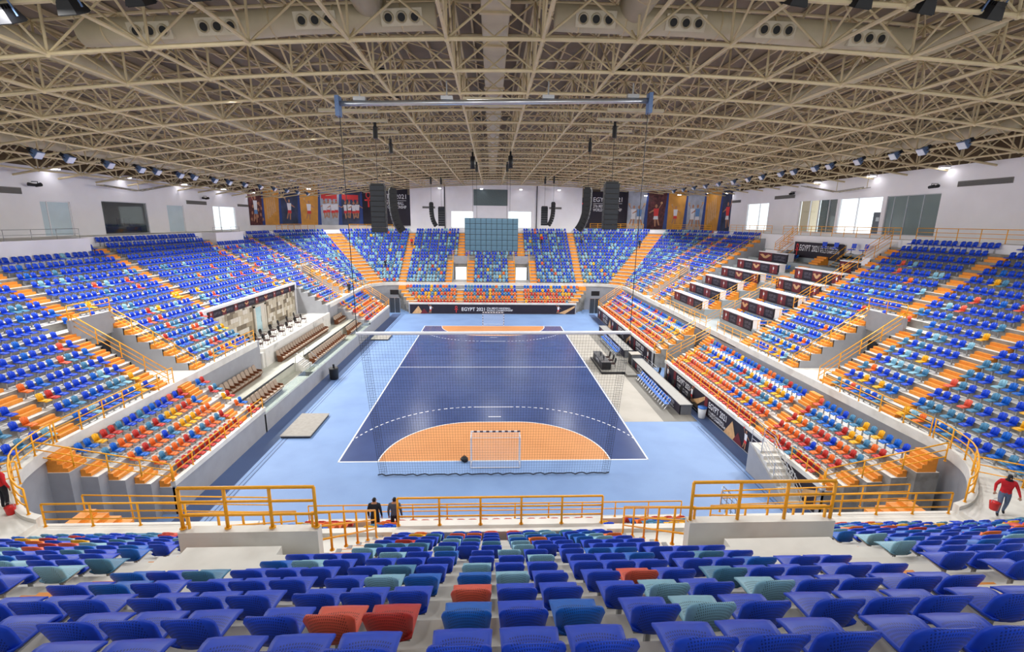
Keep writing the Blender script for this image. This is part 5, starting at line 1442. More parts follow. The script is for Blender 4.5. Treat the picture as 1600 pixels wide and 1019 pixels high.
# black armchairs of the lounge
def armchair_meshes():
    st, bk, fr = MB(), MB(), MB()
    st.hexa([(-.25, -.25, .4), (.25, -.25, .4), (.23, .22, .4), (-.23, .22, .4), (-.25, -.26, .49), (.25, -.26, .49), (.23, .22, .49), (-.23, .22, .49)])
    n = 8; P = []
    bk.hexa([(-.2, .2, .52), (.2, .2, .52), (.2, .26, .52), (-.2, .26, .52), (-.24, .27, .9), (.24, .27, .9), (.24, .33, .9), (-.24, .33, .9)])
    bk.hexa([(-.24, .27, .9), (.24, .27, .9), (.24, .33, .9), (-.24, .33, .9), (-.14, .29, 1.02), (.14, .29, 1.02), (.14, .34, 1.02), (-.14, .34, 1.02)])
    legs = []
    for sx in (-1, 1):
        for y0, y1 in ((-.23, -.25), (.2, .27)):
            l = MB(); l.tube([(sx*.23, y0, .42), (sx*.25, y1, 0)], [.025, .018], 6); legs.append(l.mesh('leg', wood))
        fr.tube([(sx*.25, -.24, .45), (sx*.27, -.22, .68), (sx*.27, .1, .7), (sx*.22, .26, .66)], .022, 6)
    return st.mesh('seat', mat('dark_brown_seat_cloth', (62, 40, 40), .8, var=.1)), bk.mesh('backrest', blackcloth), fr.mesh('armrest', wood), legs
AM = armchair_meshes()
spots = [(-21.6, 14.9), (-22.4, 15.3), (-21.5, 16.2), (-22.5, 16.6), (-23.6, 16.0), (-21.6, 17.7), (-22.8, 18.4), (-21.7, 19.9), (-22.8, 20.5), (-21.7, 21.8), (-22.9, 22.6), (-21.8, 24.2), (-22.9, 24.8), (-21.9, 26.2), (-23.0, 27.0)]
for i, (x, y) in enumerate(spots):
    r = bpy.data.objects.new('lounge_chair', None); C.objects.link(r)
    same = sorted([q for q in spots if (q[0] > -22.1) == (x > -22.1)], key=lambda q: q[1])
    tag(r, 'black upholstered armchair in the mosaic lounge, %s row, %s from the camera' % ('front' if x > -22.1 else 'back', ORD[same.index((x, y))+1]), 'chair', 'black armchairs in the lounge')
    r.matrix_basis = Matrix.Translation((x, y, 3.42)) @ Matrix.Rotation(pi/2+rr.uniform(-.2, .2), 4, 'Z')
    link('seat', AM[0], r, Matrix.Identity(4)); link('backrest', AM[1], r, Matrix.Identity(4)); link('armrest', AM[2], r, Matrix.Identity(4))
    for l in AM[3]: link('leg', l, r, Matrix.Identity(4))

# ------------------------------------------------------------------ press stand on the right
ps = tag(thing('press_terrace', 'grey stepped terraces of the press desks in the right stand', 'grandstand', (24, 24, 4.5)), kind='structure')
pgrey = mat('press_terrace_paint', (152, 160, 164), .6, var=.06, scale=1.2)
def pd(j): return 1.9+1.95*j                      # front of terrace j, from the ledge
def pz(j): return 5.55+1.08*j if j >= 0 else 4.5
y0p, y1p = 13.3, 34.0; pit = (20.4, 24.2)
mb = MB()
for (a, b, lo_, hi_) in ((y0p, pit[0], 0, 7), (pit[1], y1p, 0, 7), (pit[0], pit[1], 3, 7)):
    for j in range(lo_, hi_): mb.box(XR+pd(j), XR+pd(j+1) if j < 6 else XR+16.4, a, b, 4.0, pz(j))
mb.box(XR-.0, XR+1.9, y0p, y1p, 4.0, 4.5); mb.box(XR+1.9, XR+pd(3), pit[0], pit[1], 4.0, 4.48)
mb.build('terrace_block', pgrey, ps)
gal = tag(thing('gallery', 'white upper gallery floor in front of the right wall', 'gallery', (XR+15, 20, 13.9)), kind='structure')
mb = MB(); mb.box(XR+dtread(NROW), WX1, 13.3, 34.0, 13.5, 13.95); mb.build('gallery_slab', white, gal)
mb = MB(); mb.box(XR+dtread(NROW)-.1, XR+dtread(NROW)+.02, 13.0, 34.0, 11.5, 13.9); mb.build('gallery_front', white, gal)
def desk(j, a, b, label, elems):
    d = pd(j); z = pz(j); x = XR+d
    r = thing('press_desk', label, 'desk', (x, (a+b)/2, z))
    mb = MB(); mb.box(x, x+.06, a, b, z-.25, z+.85); mb.box(x, x+.75, a, a+.06, z, z+.85); mb.box(x, x+.75, b-.06, b, z, z+.85); mb.build('carcass', white, r)
    mb = MB(); mb.box(x-.05, x+.8, a-.03, b+.03, z+.85, z+.92); mb.build('worktop', white, r)
    pl = Plane((x-.03, b-.05, z-.2), (0, -1, 0), (0, 0, 1), 0); L = b-a-.1; h = 1.0
    mb = MB(); mb.box(x-.028, x, a+.05, b-.05, z-.2, z+.8); pn = mb.build('front_panel', navy, r)
    f = MB(); n = len(elems)
    for i, e in enumerate(elems):
        c = L*(i+.5)/n; w = L/n
        if e == 'f': f.m = 6; pl.rect(f, c-w*.42, c+w*.42, .0, h, .003); player(pl, f, c, .05, .9, 1, (0, 1, 2, 3), .006)
        elif e == 'w':
            f.m = 6; pl.rect(f, c-w*.48, c+w*.48, 0, h, .003)
            f.m = 4; pl.shape(f, [(c-w*.42, h*.72), (c-w*.1, h*.3), (c+w*.1, h*.3), (c+w*.42, h*.72), (c+w*.2, h*.8), (c, h*.55), (c-w*.2, h*.8)], .006)
    f.m = 0; f.build('print', PRINT, r)
    for i, e in enumerate(elems):
        if e == 't': c = L*(i+.5)/n; w = L/n; lettering('EGYPT 2021', printgrey, pl.p(c-w*.36, h*.5, .004), pl.r, pl.u, h*.26, r, w*.72); lettering("27th MEN'S HANDBALL\nWORLD CHAMPIONSHIP", printgrey, pl.p(c-w*.36, h*.18, .004), pl.r, pl.u, h*.24, r, w*.72)
    m_ = int((b-a-.5)/.62)
    return r, x, z
pseat = {}
def press_seats(x, z, a, b, lab):
    n = int((b-a-.4)/.62)
    for i in range(n):
        r = bpy.data.objects.new('press_chair', None); C.objects.link(r)
        tag(r, 'blue chair, %s, %s from the camera' % (lab.replace('press desk in the', '').replace(' column, ', ' press column, ').replace('row up', 'desk up').strip(), ORD[i+1]), 'seat', 'blue seats behind the press desks')
        r.matrix_basis = Matrix.Translation((x+1.25, a+.45+i*.62, z)) @ Matrix.Rotation(-pi/2, 4, 'Z')
        for nm, me in (('seat_pan', PANM['royal blue']), ('backrest', BACKM['bright blue']), ('bracket', BRM)): link(nm, me, r, Matrix.Identity(4))
D = [(0, 25.0, 33.4, 'ftft', 'left'), (1, 25.0, 33.4, 'ftft', 'left'), (2, 25.0, 33.2, 'ftft', 'left'), (3, 24.0, 33.0, 'ftwtf', 'left'), (4, 23.8, 32.9, 'ftwtf', 'left'), (5, 25.5, 31.5, 'wt', 'left'),
     (0, 14.2, 19.9, 'ftft', 'right'), (1, 14.2, 20.1, 'wtft', 'right'), (2, 14.0, 20.3, 'ftft', 'right'), (3, 13.9, 20.8, 'ftwtf', 'right'), (4, 13.9, 20.9, 'ftwtf', 'right'), (5, 13.9, 17.2, 'wt', 'right')]
for j, a, b, e, w in D:
    lab = 'press desk in the %s column, %s row up' % (w, ORD[j+1])
    r, x, z = desk(j, a, b, 'white topped '+lab+' with dark printed front', e)
    press_seats(x, z, a, b, lab)
for j in range(3, 6):                              # middle stair of the press stand
    r = thing('press_steps', 'orange steps between the press desks, %s flight up from the opening' % ORD[j-2], 'stairs', (XR+pd(j), 22.2, pz(j)))
    for q in range(4): put_step(r, (XR+pd(j+1)-.012, 22.2, pz(j)+.216*q), (1, 0), 1.5, 1.12-.28*q, .216)
for w, yy in (('near', pit[0]-.65), ('far', pit[1]+.65)):
    for j in range(0, 3):
        r = thing('press_steps', 'orange steps on the %s side of the press opening, %s flight up' % (w, ORD[j+1]), 'stairs', (XR+pd(j), yy, pz(j)))
        for q in range(4): put_step(r, (XR+pd(j+1)-.012, yy, pz(j)+.216*q), (1, 0), 1.05, 1.12-.28*q, .216)
railing('sloping orange railing on the far side of the press opening', [(XR+pd(3)-.1, pit[1]+.05, pz(3)), (XR+.4, pit[1]+.05, 4.55)], h=1.0, r=.024, sp=1.7)
railing('sloping orange railing on the near side of the press opening', [(XR+pd(3)-.1, pit[0]-.05, pz(3)), (XR+.4, pit[0]-.05, 4.55)], h=1.0, r=.024, sp=1.7)
railing('orange railing across the head of the press opening', [(XR+pd(3)+.05, pit[0], pz(3)), (XR+pd(3)+.05, pit[1], pz(3))], h=.95, r=.024, sp=1.4)
for j in range(3):
    railing('short orange railing at the near end of the right press desks, %s row up' % ORD[j+1], [(XR+pd(j)+.05, 13.4, pz(j)-.4+.4), (XR+pd(j)+1.9, 13.4, pz(j))], h=.95, r=.024, sp=1.0)
event_banner((XR+pd(6)-.06, 27.4, pz(6)-.55), (0, -1, 0), 8.0, 1.75, 'large dark event banner above the press desks on the right', layout=[('ankh', .55), ('title', 1.1)][:1]+[('stack2', 0)])
bnr = [o for o in bpy.data.objects if o.get('label') == 'large dark event banner above the press desks on the right'][0]
plb = Plane((XR+pd(6)-.06, 27.4, pz(6)-.55), (0, -1, 0), (0, 0, 1), .045)
lettering('EGYPT 2021', printwhite, plb.p(1.0, .75), plb.r, plb.u, .7, bnr, 3.3)
lettering("27th MEN'S HANDBALL\nWORLD CHAMPIONSHIP", printwhite, plb.p(4.5, .72), plb.r, plb.u, .75, bnr, 3.0)
# metal stairs and ramps at both ends of that banner
for w, y in (('left', 28.0), ('right', 18.6)):
    r = thing('metal_steps', 'dark metal steps with orange handrails at the %s end of the large press banner' % w, 'stairs', (XR+pd(5), y, pz(5)))
    for q in range(6):
        mb = MB(); mb.box(XR+pd(5)+.3+.25*q, XR+pd(5)+.56+.25*q, y-.45, y+.45, pz(5)+.2*q+.14, pz(5)+.2*q+.2); mb.build('step', dark, r)
    for s in (-.48, .48):
        mb = MB(); mb.tube([(XR+pd(5)+.3, y+s, pz(5)+.1), (XR+pd(5)+1.8, y+s, pz(5)+1.3)], .035, 6); mb.tube([(XR+pd(5)+.3, y+s, pz(5)+.9), (XR+pd(5)+1.8, y+s, pz(5)+2.1)], .03, 6); mb.build('handrail', orange_rail, r)
r = thing('gallery_stair', 'steep orange railed stair down from the right gallery, left of the press banner', 'stairs', (XR+13.5, 28.5, 12))
mb = MB(); mb.prism([(XR+11.9, 28.1), (XR+14.0, 28.1), (XR+14.0, 30.6), (XR+11.9, 30.6)], 10.5, 12.1); mb.build('stair_base', white, r)
for q in range(7):
    mb = MB(); mb.box(XR+14.0-.28*(q+1), XR+14.0-.28*q, 28.1, 29.0, 13.6-.25*q, 13.66-.25*q); mb.build('step', orange_step, r)
for s in (28.1, 29.0):
    for hh in (.35, .65, .95):
        mb = MB(); mb.tube([(XR+14.1, s, 13.9+hh), (XR+12.1, s, 12.1+hh)], .028, 6); mb.build('rail', orange_rail, r)
    for q in range(3):
        mb = MB(); xx = XR+14.1-q; mb.tube([(xx, s, 13.9-.9*q), (xx, s, 13.9-.9*q+.97)], .03, 6); mb.build('post', orange_rail, r)
mb = MB(); mb.hexa([(XR+11.5, 13.3, 10.5), (XR+14, 13.3, 10.5), (XR+14, 14.3, 10.5), (XR+11.5, 14.3, 10.5), (XR+11.5, 13.3, 12.3), (XR+14, 13.3, 13.95), (XR+14, 14.3, 13.95), (XR+11.5, 14.3, 12.3)]); mb.build('sloped_flank_wall', white, gal)
railing('short sloping orange railing on the white flank wall of the right gallery', [(XR+11.6, 14.2, 12.35), (XR+13.9, 14.2, 13.95)], h=.95, r=.024, sp=1.2)
# office chairs on the commentary ledge
def swivel(x, y, z, rz, label):
    r = bpy.data.objects.new('swivel_chair', None); C.objects.link(r); tag(r, label, 'chair', 'blue chairs on the commentary ledge'); r.matrix_basis = Matrix.Translation((x, y, z)) @ Matrix.Rotation(rz, 4, 'Z')
    I = Matrix.Identity(4)
    mb = MB(); mb.hexa([(-.24, -.24, .44), (.24, -.24, .44), (.24, .22, .44), (-.24, .22, .44), (-.24, -.25, .52), (.24, -.25, .52), (.24, .22, .52), (-.24, .22, .52)]); link('seat', mb.mesh('seat', SEATM['royal blue']), r, I)
    mb = MB(); mb.hexa([(-.2, .24, .6), (.2, .24, .6), (.2, .29, .6), (-.2, .29, .6), (-.22, .32, 1.05), (.22, .32, 1.05), (.22, .37, 1.05), (-.22, .37, 1.05)]); link('backrest', mb.mesh('backrest', SEATM['royal blue']), r, I)
    mb = MB(); mb.tube([(0, 0, .06), (0, 0, .46)], .03, 6); mb.tube([(0, .2, .47), (0, .3, .62)], .025, 6)
    for i in range(5): mb.tube([(0, 0, .1), (.28*cos(i*1.257), .28*sin(i*1.257), .04)], .022, 5)
    link('base', mb.mesh('base', black), r, I)
mb = MB(); mb.box(XR+pd(6), XR+13.9, 15.5, 26.5, 11.9, 12.35); mb.build('commentary_ledge', pgrey, gal)
for i, y in enumerate((16.2, 17.7, 20.0, 21.6)): swivel(XR+13.0, y, 12.35, -pi/2+.3*i, 'blue swivel chair on the ledge above the press banner, %s from the right' % ORD[i+1])

# ------------------------------------------------------------------ court side on the right
def counter(y0, y1, label, words):
    x0, x1 = 14.95, 15.9
    r = thing('team_counter', label, 'counter', ((x0+x1)/2, (y0+y1)/2, 0))
    mb = MB(); mb.box(x0, x0+.05, y0, y1, 0, .85); mb.box(x0, x1, y0, y0+.05, 0, .85); mb.box(x0, x1, y1-.05, y1, 0, .85); mb.build('carcass', darkgrey, r)
    mb = MB(); mb.box(x0-.05, x1+.05, y0-.05, y1+.05, .85, .9); mb.build('worktop', mat('grey_worktop', (150, 150, 148), .5, var=.04), r)
    mb = MB(); mb.box(x0-.02, x0, y0+.03, y1-.03, .05, .82); mb.build('front_panel', navy, r)
    pl = Plane((x0-.025, y1-.1, .05), (0, -1, 0), (0, 0, 1), 0)
    for i in range(words):
        a = (y1-y0)*(i+.35)/words; lettering('EGYPT 2021', printwhite, pl.p(a, .4), pl.r, pl.u, .26, r, 1.5); lettering("27th MEN'S HANDBALL\nWORLD CHAMPIONSHIP", printwhite, pl.p(a, .1), pl.r, pl.u, .22, r, 1.5)
    f = MB()
    for i in range(words): f.m = 2; ankh(pl, f, (y1-y0)*(i+.35)/words-.4, .12, .55)
    f.m = 0; f.build('print', PRINT, r)
counter(7.2, 20.2, 'long grey topped team counter with a dark printed front, nearer one', 3)
counter(23.6, 36.5, 'long grey topped team counter with a dark printed front, farther one', 3)
def folding_meshes():
    st, bk, fr = MB(), MB(), MB()
    st.box(-.21, .21, -.2, .2, .43, .46)
    bk.hexa([(-.21, .22, .58), (.21, .22, .58), (.21, .25, .58), (-.21, .25, .58), (-.21, .28, .82), (.21, .28, .82), (.21, .31, .82), (-.21, .31, .82)])
    legs = []
    for s in (-1, 1):
        for e in (0, 1):
            l = MB(); l.tube([(s*.22, -.24, 0), (s*.22, .3, .84)] if e else [(s*.2, .3, 0), (s*.2, -.18, .45)], .014, 5); legs.append(l.mesh('leg', steel))
    return st.mesh('seat', SEATM['bright blue']), bk.mesh('backrest', SEATM['bright blue']), legs
FM = folding_meshes()
for w, y0, n in (('nearer', 8.6, 14), ('farther', 24.6, 14)):
    for i in range(n):
        r = bpy.data.objects.new('folding_chair', None); C.objects.link(r)
        tag(r, 'blue folding chair in front of the %s team counter, %s from the camera' % (w, ORD[i+1]), 'chair', 'blue folding chairs at the team counters')
        r.matrix_basis = Matrix.Translation((14.35, y0+i*.56, .01)) @ Matrix.Rotation(-pi/2, 4, 'Z')
        link('seat', FM[0], r, Matrix.Identity(4)); link('backrest', FM[1], r, Matrix.Identity(4))
        for l in FM[2]: link('leg', l, r, Matrix.Identity(4))
t = thing('timekeeper_stage', 'low grey stage of the timekeepers beside the court', 'stage', (13, 20, 0))
mb = MB(); mb.prism([(11.0, 17.6), (14.6, 17.6), (14.6, 23.2), (11.0, 23.2)], .02, .22); mb.prism([(13.4, 16.7), (14.9, 16.7), (14.9, 17.6), (13.4, 17.6)], .02, .2); mb.build('stage_deck', mat_grey_dark, t)
mb = MB(); mb.box(10.97, 11.0, 17.6, 23.2, .02, .23); mb.box(11, 13.4, 17.57, 17.6, .02, .23); mb.build('stage_skirt', black, t)
t = thing('timekeeper_desk', 'dark L shaped timekeeper desk on the low stage', 'desk', (11.5, 20, .22))
mb = MB(); mb.box(11.15, 11.22, 18.4, 22.6, .22, 1.0); mb.box(11.15, 12.1, 18.35, 18.42, .22, 1.0); mb.build('desk_front', black, t)
mb = MB(); mb.box(11.1, 12.0, 18.3, 22.65, 1.0, 1.05); mb.build('desk_top', mat('dark_desk_top', (84, 84, 86), .5, var=.06), t)
pl = Plane((11.14, 22.4, .3), (0, -1, 0), (0, 0, 1), 0); lettering('EGYPT 2021', printwhite, pl.p(1.2, .3), pl.r, pl.u, .24, t, 1.5)
def small_tv(x, y, z, label):
    r = thing('desk_monitor', label, 'monitor', (x, y, z)); mb = MB(); mb.box(x-.02, x+.02, y-.25, y+.25, z+.12, z+.45); mb.build('screen_body', black, r)
    mb = MB(); mb.box(x-.06, x+.06, y-.08, y+.08, z, z+.02); mb.box(x-.015, x+.015, y-.02, y+.02, z+.02, z+.14); mb.build('stand', black, r)
for i, y in enumerate((19.2, 20.6)): small_tv(11.5, y, 1.05, 'small black monitor on the timekeeper desk, %s from the camera' % ORD[i+1])
for i, (x, y) in enumerate(((12.5, 19.2), (12.6, 20.4), (12.5, 21.6))):
    r = bpy.data.objects.new('desk_chair', None); C.objects.link(r); tag(r, 'black desk chair behind the timekeeper desk, %s from the camera' % ORD[i+1], 'chair', 'black chairs on the stage'); r.matrix_basis = Matrix.Translation((x, y, .22)) @ Matrix.Rotation(-pi/2, 4, 'Z')
    I = Matrix.Identity(4); link('seat', AM[0], r, I); link('backrest', AM[1], r, I)
    for l in AM[3]: link('leg', l, r, I)
t = thing('equipment_cabinet', 'dark grey cabinet standing between the two team counters', 'cabinet', (15.4, 21.3, 0))
mb = MB(); mb.box(14.9, 15.9, 20.6, 21.7, 0, 1.2); mb.build('cabinet_body', darkgrey, t)
mb = MB(); mb.box(14.86, 14.9, 20.65, 21.12, .05, 1.1); mb.build('cabinet_door', black, t); mb = MB(); mb.box(14.86, 14.9, 21.16, 21.65, .05, 1.1); mb.build('cabinet_door', black, t)
mb = MB(); mb.box(14.85, 15.95, 20.55, 21.75, 1.2, 1.24); mb.build('cabinet_top', mat_grey, t)
# clutter behind the counters
for i, y in enumerate((9.5, 11.2, 13.0, 14.8, 16.6, 26, 29, 32)):
    r = bpy.data.objects.new('media_chair', None); C.objects.link(r); tag(r, 'dark chair behind a team counter below the event banner, %s from the camera' % ORD[i+1], 'chair', 'dark chairs behind the counters'); r.matrix_basis = Matrix.Translation((16.35, y, 0)) @ Matrix.Rotation(-pi/2, 4, 'Z')
    I = Matrix.Identity(4); link('seat', AM[0], r, I); link('backrest', AM[1], r, I)
    for l in AM[3]: link('leg', l, r, I)
# white stair with steel rails down to the floor
st_ = thing('white_stair', 'white stair with thin steel rails from the right lower tier to the floor', 'stairs', (16.4, -4, 0))
x0, x1 = 15.75, 17.0
for i in range(8):
    yb = -2.6-.36*i; zt_ = 1.75-.215*i
    mb = MB(); mb.box(x0+.1, x1, yb-.36, yb, 0, zt_); mb.build('step', marble, st_)
mb = MB(); mb.box(x0+.1, x1, -2.6, -1.5, 0, 1.9); mb.build('landing', marble, st_)
mb = MB(); mb.hexa([(x0, -5.5, 0), (x0+.1, -5.5, 0), (x0+.1, -1.5, 0), (x0, -1.5, 0), (x0, -5.5, .3), (x0+.1, -5.5, .3), (x0+.1, -1.5, 1.95), (x0, -1.5, 1.95)]); mb.build('side_wall', greywall, st_)
for k, x in enumerate((x0+.15, x1-.35)):
    for hh in (.3, .6, .9):
        mb = MB(); mb.tube([(x, -1.5, 1.9+hh), (x, -2.6, 1.9+hh), (x, -5.5, .15+hh)], .02, 6); mb.build('rail', steel, st_)
    for yy, zz in ((-1.5, 1.9), (-2.6, 1.8), (-4.0, .95), (-5.4, .15)):
        mb = MB(); mb.tube([(x, yy, zz), (x, yy, zz+.92)], .022, 6); mb.build('post', steel, st_)
railing('steel barrier rails on the floor before the right passage', [(16.3, 16.6, 0), (16.3, 20.6, 0)], h=1.05, rails=(1, .75, .5, .25), r=.022, M=steel, sp=1.3)
railing('grey steel stair railing beyond the near right opening', [(9.0, -11.2, 3.9), (10.6, -9.6, 2.2)], h=1.0, rails=(1, .75, .5, .25), r=.02, M=steel, sp=1.0)
# passage below the far corners: door leaves and wall monitors
for s, x, y, w in ((-1, -16.3, 50.0, 'left'), (1, 17.2, 50.2, 'right')):
    r = struct(thing('door_%d' % (2 if s < 0 else 3), 'grey glazed door in the far %s corner passage' % w, 'door', (x, y, 0)))
    mb = MB(); mb.box(x-.9, x-.8, y, y+.1, 0, 2.6); mb.box(x+.8, x+.9, y, y+.1, 0, 2.6); mb.box(x-.9, x+.9, y, y+.1, 2.5, 2.6); mb.box(x-.05, x+.05, y, y+.1, 0, 2.5); mb.build('door_frame', steel, r)
    for a in (-.8, .05):
        mb = MB(); mb.box(x+a, x+a+.75, y+.03, y+.06, 0, 2.5); mb.build('door_leaf', mat('dark_door_glass', (64, 70, 78), .2, var=.06), r)
    m_ = thing('wall_monitor', 'black flat monitor on the grey wall of the far %s corner' % w, 'monitor', (x, 51.5, 3.2)); xx = x+s*.2
    mb = MB(); mb.box(xx-.7, xx+.7, 50.9, 51.0, 2.9, 3.7); mb.build('screen_body', black, m_)
    mb = MB(); mb.box(xx-.1, xx+.1, 51.0, 52.2, 3.1, 3.4); mb.build('bracket', dark, m_)
#PART5
# ------------------------------------------------------------------ people
def figure_mesh(J, name, top, legs, hair, skin=skinm, shoe=black):
    """one continuous skinned body; J: joint positions in metres, local, facing -y"""
    names = ['pelvis', 'waist', 'chest', 'neck', 'head', 'crown', 'sl', 'el', 'wl', 'hl', 'sr', 'er', 'wr', 'hr', 'kl', 'al', 'tl', 'kr', 'ar', 'tr', 'hipl', 'hipr']
    E = [('pelvis', 'waist'), ('waist', 'chest'), ('chest', 'neck'), ('neck', 'head'), ('head', 'crown'), ('chest', 'sl'), ('sl', 'el'), ('el', 'wl'), ('wl', 'hl'), ('chest', 'sr'), ('sr', 'er'), ('er', 'wr'), ('wr', 'hr'),
         ('pelvis', 'hipl'), ('hipl', 'kl'), ('kl', 'al'), ('al', 'tl'), ('pelvis', 'hipr'), ('hipr', 'kr'), ('kr', 'ar'), ('ar', 'tr')]
    R_ = {'pelvis': (.16, .12), 'waist': (.15, .11), 'chest': (.18, .125), 'neck': (.06, .06), 'head': (.085, .1), 'crown': (.07, .085), 'sl': (.075, .075), 'el': (.052, .052), 'wl': (.036, .036), 'hl': (.035, .03),
          'sr': (.075, .075), 'er': (.052, .052), 'wr': (.036, .036), 'hr': (.035, .03), 'hipl': (.1, .1), 'hipr': (.1, .1), 'kl': (.066, .066), 'kr': (.066, .066), 'al': (.048, .048), 'ar': (.048, .048), 'tl': (.045, .035), 'tr': (.045, .035)}
    me = bpy.data.meshes.new(name); me.from_pydata([J[n] for n in names], [(names.index(a), names.index(b)) for a, b in E], [])
    o = bpy.data.objects.new('tmp', me); C.objects.link(o)
    o.modifiers.new('skin', 'SKIN'); s = o.modifiers.new('sub', 'SUBSURF'); s.levels = 2; s.render_levels = 2
    if not me.skin_vertices: me.attributes.new if False else None
    lay = me.skin_vertices[0] if len(me.skin_vertices) else None
    if lay is None:
        bpy.context.view_layer.objects.active = o
        bpy.ops.mesh.customdata_skin_add(); lay = me.skin_vertices[0]
    for i, n in enumerate(names): lay.data[i].radius = R_[n]; lay.data[i].use_root = (n == 'pelvis')
    bpy.context.view_layer.update()
    out = bpy.data.meshes.new_from_object(o.evaluated_get(bpy.context.evaluated_depsgraph_get()))
    bpy.data.objects.remove(o); out.name = name
    mats = [skin, top, legs, hair, shoe]
    out.materials.clear()
    for m_ in mats: out.materials.append(m_)
    JV = {n: Vector(J[n]) for n in names}; seg = [(a, b) for a, b in E]
    def part(p):
        best = None
        for a, b in seg:
            A, B = JV[a], JV[b]; d = B-A; t = max(0, min(1, (p-A).dot(d)/max(1e-9, d.length_squared))); q = (p-A-d*t).length/(.5*(R_[a][0]+R_[b][0]))
            if best is None or q < best[0]: best = (q, a, b, t)
        _, a, b, t = best
        if b in ('head', 'crown') or (a, b) == ('chest', 'neck') and t > .7: return 3 if (hair.name == 'dark_face_mask' or p.z > JV['head'].z+.03 or (p.y > JV['head'].y+.03 and p.z > JV['neck'].z+.05)) else 0
        if b in ('hl', 'hr'): return 0
        if b in ('tl', 'tr'): return 4
        if b in ('hipl', 'hipr', 'kl', 'kr', 'al', 'ar'): return 2
        return 1 if not (b == 'waist' and t < .25) else 2
    for p in out.polygons: p.material_index = part(p.center); p.use_smooth = True
    return out
def pose(**k):
    J = {'pelvis': (0, 0, .93), 'waist': (0, 0, 1.08), 'chest': (0, .01, 1.32), 'neck': (0, 0, 1.5), 'head': (0, -.02, 1.6), 'crown': (0, -.01, 1.7),
         'sl': (-.19, .01, 1.41), 'el': (-.25, .03, 1.13), 'wl': (-.26, -.05, .89), 'hl': (-.26, -.07, .8), 'sr': (.19, .01, 1.41), 'er': (.25, .03, 1.13), 'wr': (.26, -.05, .89), 'hr': (.26, -.07, .8),
         'hipl': (-.1, 0, .86), 'hipr': (.1, 0, .86), 'kl': (-.11, -.02, .48), 'al': (-.11, .03, .08), 'tl': (-.12, -.13, .045), 'kr': (.11, -.02, .48), 'ar': (.11, .03, .08), 'tr': (.12, -.13, .045)}
    J.update(k); return J
def face_and_hands(root_obj, J, yaw_head=0):
    """facial features and fingers as small children"""
    h = Vector(J['head']); f = MB()
    f.m = 0
    f.tube([h+Vector((0, -.085, -.0)), h+Vector((0, -.12, -.03)), h+Vector((0, -.095, -.04))], [.008, .016, .01], 6)
    for s in (-1, 1): f.tube([h+Vector((s*.085, .0, .02)), h+Vector((s*.1, .01, 0)), h+Vector((s*.085, 0, -.03))], [.01, .016, .008], 6)
    f.m = 1
    for s in (-1, 1): f.disc(h+Vector((s*.035, -.1, .015)), (1, 0, 0), (0, 0, 1), .014, .008, 8)
    f.disc(h+Vector((0, -.101, -.06)), (1, 0, 0), (0, 0, 1), .025, .006, 8)
    link('face', f.mesh('face', [skinm, hairm]), root_obj, Matrix.Identity(4))
    for w, e in (('hl', 'wl'), ('hr', 'wr')):
        a = Vector(J[e]); b = Vector(J[w]); d = (b-a).normalized(); sd = d.cross(Vector((0, 1, 0)))
        sd = sd.normalized() if sd.length > .2 else Vector((1, 0, 0)); n = sd.cross(d)
        g = MB()
        for i, L in enumerate((.062, .072, .068, .052)):
            o_ = b+sd*(-.028+.0187*i); g.tube([o_, o_+d*L*.55+n*.006, o_+d*L+n*.024], [.0095, .0085, .007], 6)
        o_ = a.lerp(b, .75)+sd*.03*(1 if w == 'hl' else -1); g.tube([o_, o_+sd*.025*(1 if w == 'hl' else -1)+d*.03, o_+sd*.03*(1 if w == 'hl' else -1)+d*.06], [.011, .01, .008], 6)
        link('fingers', g.mesh('fingers', skinm, True), root_obj, Matrix.Identity(4))
def person(loc, rz, J, top, legs, hair, label, detail=True):
    me = figure_mesh(J, 'body', top, legs, hair)
    r = bpy.data.objects.new('person', None); C.objects.link(r); tag(r, label, 'person'); r.matrix_basis = Matrix.Translation(loc) @ Matrix.Rotation(rz, 4, 'Z')
    link('body', me, r, Matrix.Identity(4))
    if detail: face_and_hands(r, J)
    return r
walk = pose(pelvis=(0, 0, .92), kl=(-.11, -.16, .5), al=(-.11, -.12, .1), tl=(-.12, -.27, .06), kr=(.1, .02, .49), ar=(.1, .2, .13), tr=(.11, .08, .045), el=(-.27, .1, 1.15), wl=(-.28, .02, .93), hl=(-.28, -.01, .84), chest=(0, -.03, 1.31), neck=(0, -.05, 1.5), head=(0, -.09, 1.61), crown=(0, -.08, 1.72), sl=(-.19, -.02, 1.4), sr=(.19, -.02, 1.4), er=(.3, -.03, 1.16), wr=(.36, -.12, .96), hr=(.37, -.15, .88))
masked = mat('dark_face_mask', (30, 30, 38), .8, var=.05)
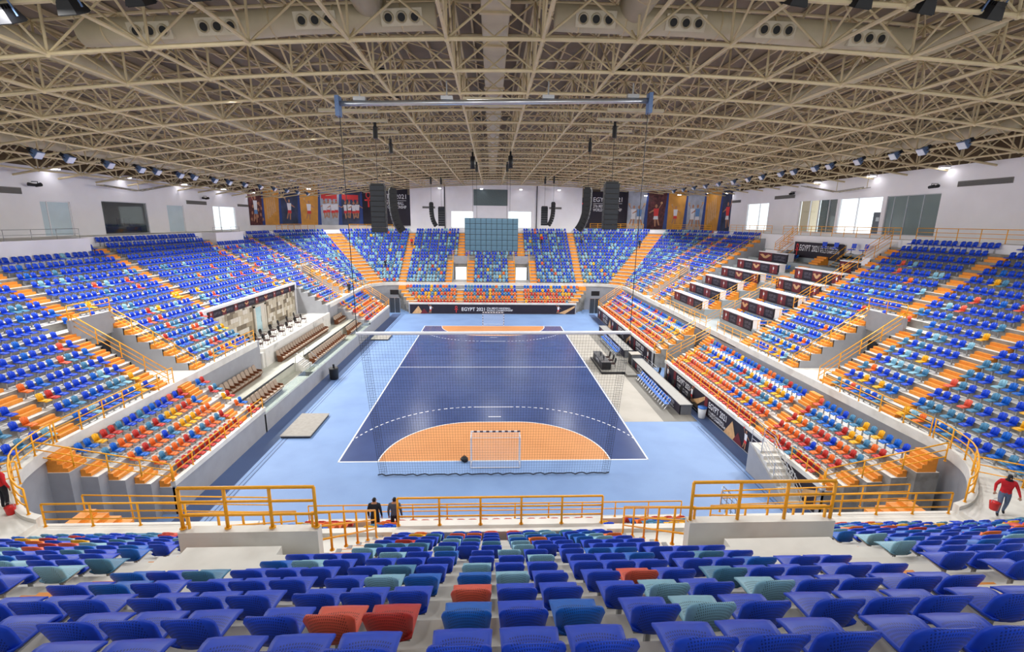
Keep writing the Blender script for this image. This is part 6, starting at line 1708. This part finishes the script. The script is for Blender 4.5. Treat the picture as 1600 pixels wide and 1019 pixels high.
def bucket(x, y, z, label):
    b = thing('red_bucket', label, 'bucket', (x, y, z)); n = 14
    mb = MB(); mb.tube([(x, y, z), (x, y, z+.02), (x, y, z+.3), (x, y, z+.31)], [.11, .125, .16, .165], n); mb.build('bucket_body', mat('red_bucket_plastic', (206, 34, 36), .4, var=.05), b, True)
    mb = MB(); mb.tube([(x+.16*cos(pi*i/8), y, z+.3+.17*sin(pi*i/8)) for i in range(9)], .008, 5); mb.build('handle', steel, b)
person((19.0, -12.75, Z0), radians(-38), walk, shirtred, pantsblue, masked, 'person in red with dark head cover walking on the near right walkway')
ca, sa = cos(radians(-38)), sin(radians(-38))
hx, hy = .37*ca+.15*sa, .37*sa-.15*ca
bucket(19.0-.66, -12.75-.28, Z0+.42, 'red bucket carried by the person on the near right walkway')
lean = pose(er=(.38, -.02, 1.22), wr=(.6, -.12, 1.08), hr=(.68, -.15, 1.05), el=(-.28, .05, 1.15))
person((-18.2, -11.5, Z0), radians(165), lean, shirtred, pantsdark, hairm, 'person in a red shirt holding the curved rail on the near left walkway')
bucket(-17.7, -11.85, Z0, 'red bucket standing beside the person on the near left walkway')
person((-4.95, -10.75, 2.57), radians(180), pose(), pantsdark, pantsdark, hairm, 'person in black seen from behind beyond the front railing, left of the other')
person((-4.15, -10.75, 2.57), radians(180), pose(), greycloth, pantsdark, hairm, 'person in a grey jacket seen from behind beyond the front railing')
sit = pose()
def far_person(side, u, k, top, label, J):
    (x, y), n = bowl(side, u, dtread(k)+.12); person((x, y, rowz(side, u, k)), atan2(n[1], n[0])+pi/2-pi if False else 0, J, top, pantsdark, hairm, label, False)
far_person('F', -15.3, 11, shirtred, 'cleaner in red standing on the orange steps left of the hanging screen', pose())
far_person('F', 9.3, 12, shirtred, 'cleaner in red between the seats right of the hanging screen', pose())
far_person('F', 17.0, 12, greycloth, 'cleaner in dark clothes between the seats far right of the screen', walk)
far_person('FR', .82, 11, pantsdark, 'person in black climbing the broad right corner steps', walk)
far_person('FL', .35, 4, pantsdark, 'person in black among the far left corner seats', walk)
far_person('L', 40.9, 0, pantsdark, 'person in dark clothes at the foot of the far left opening steps', pose())
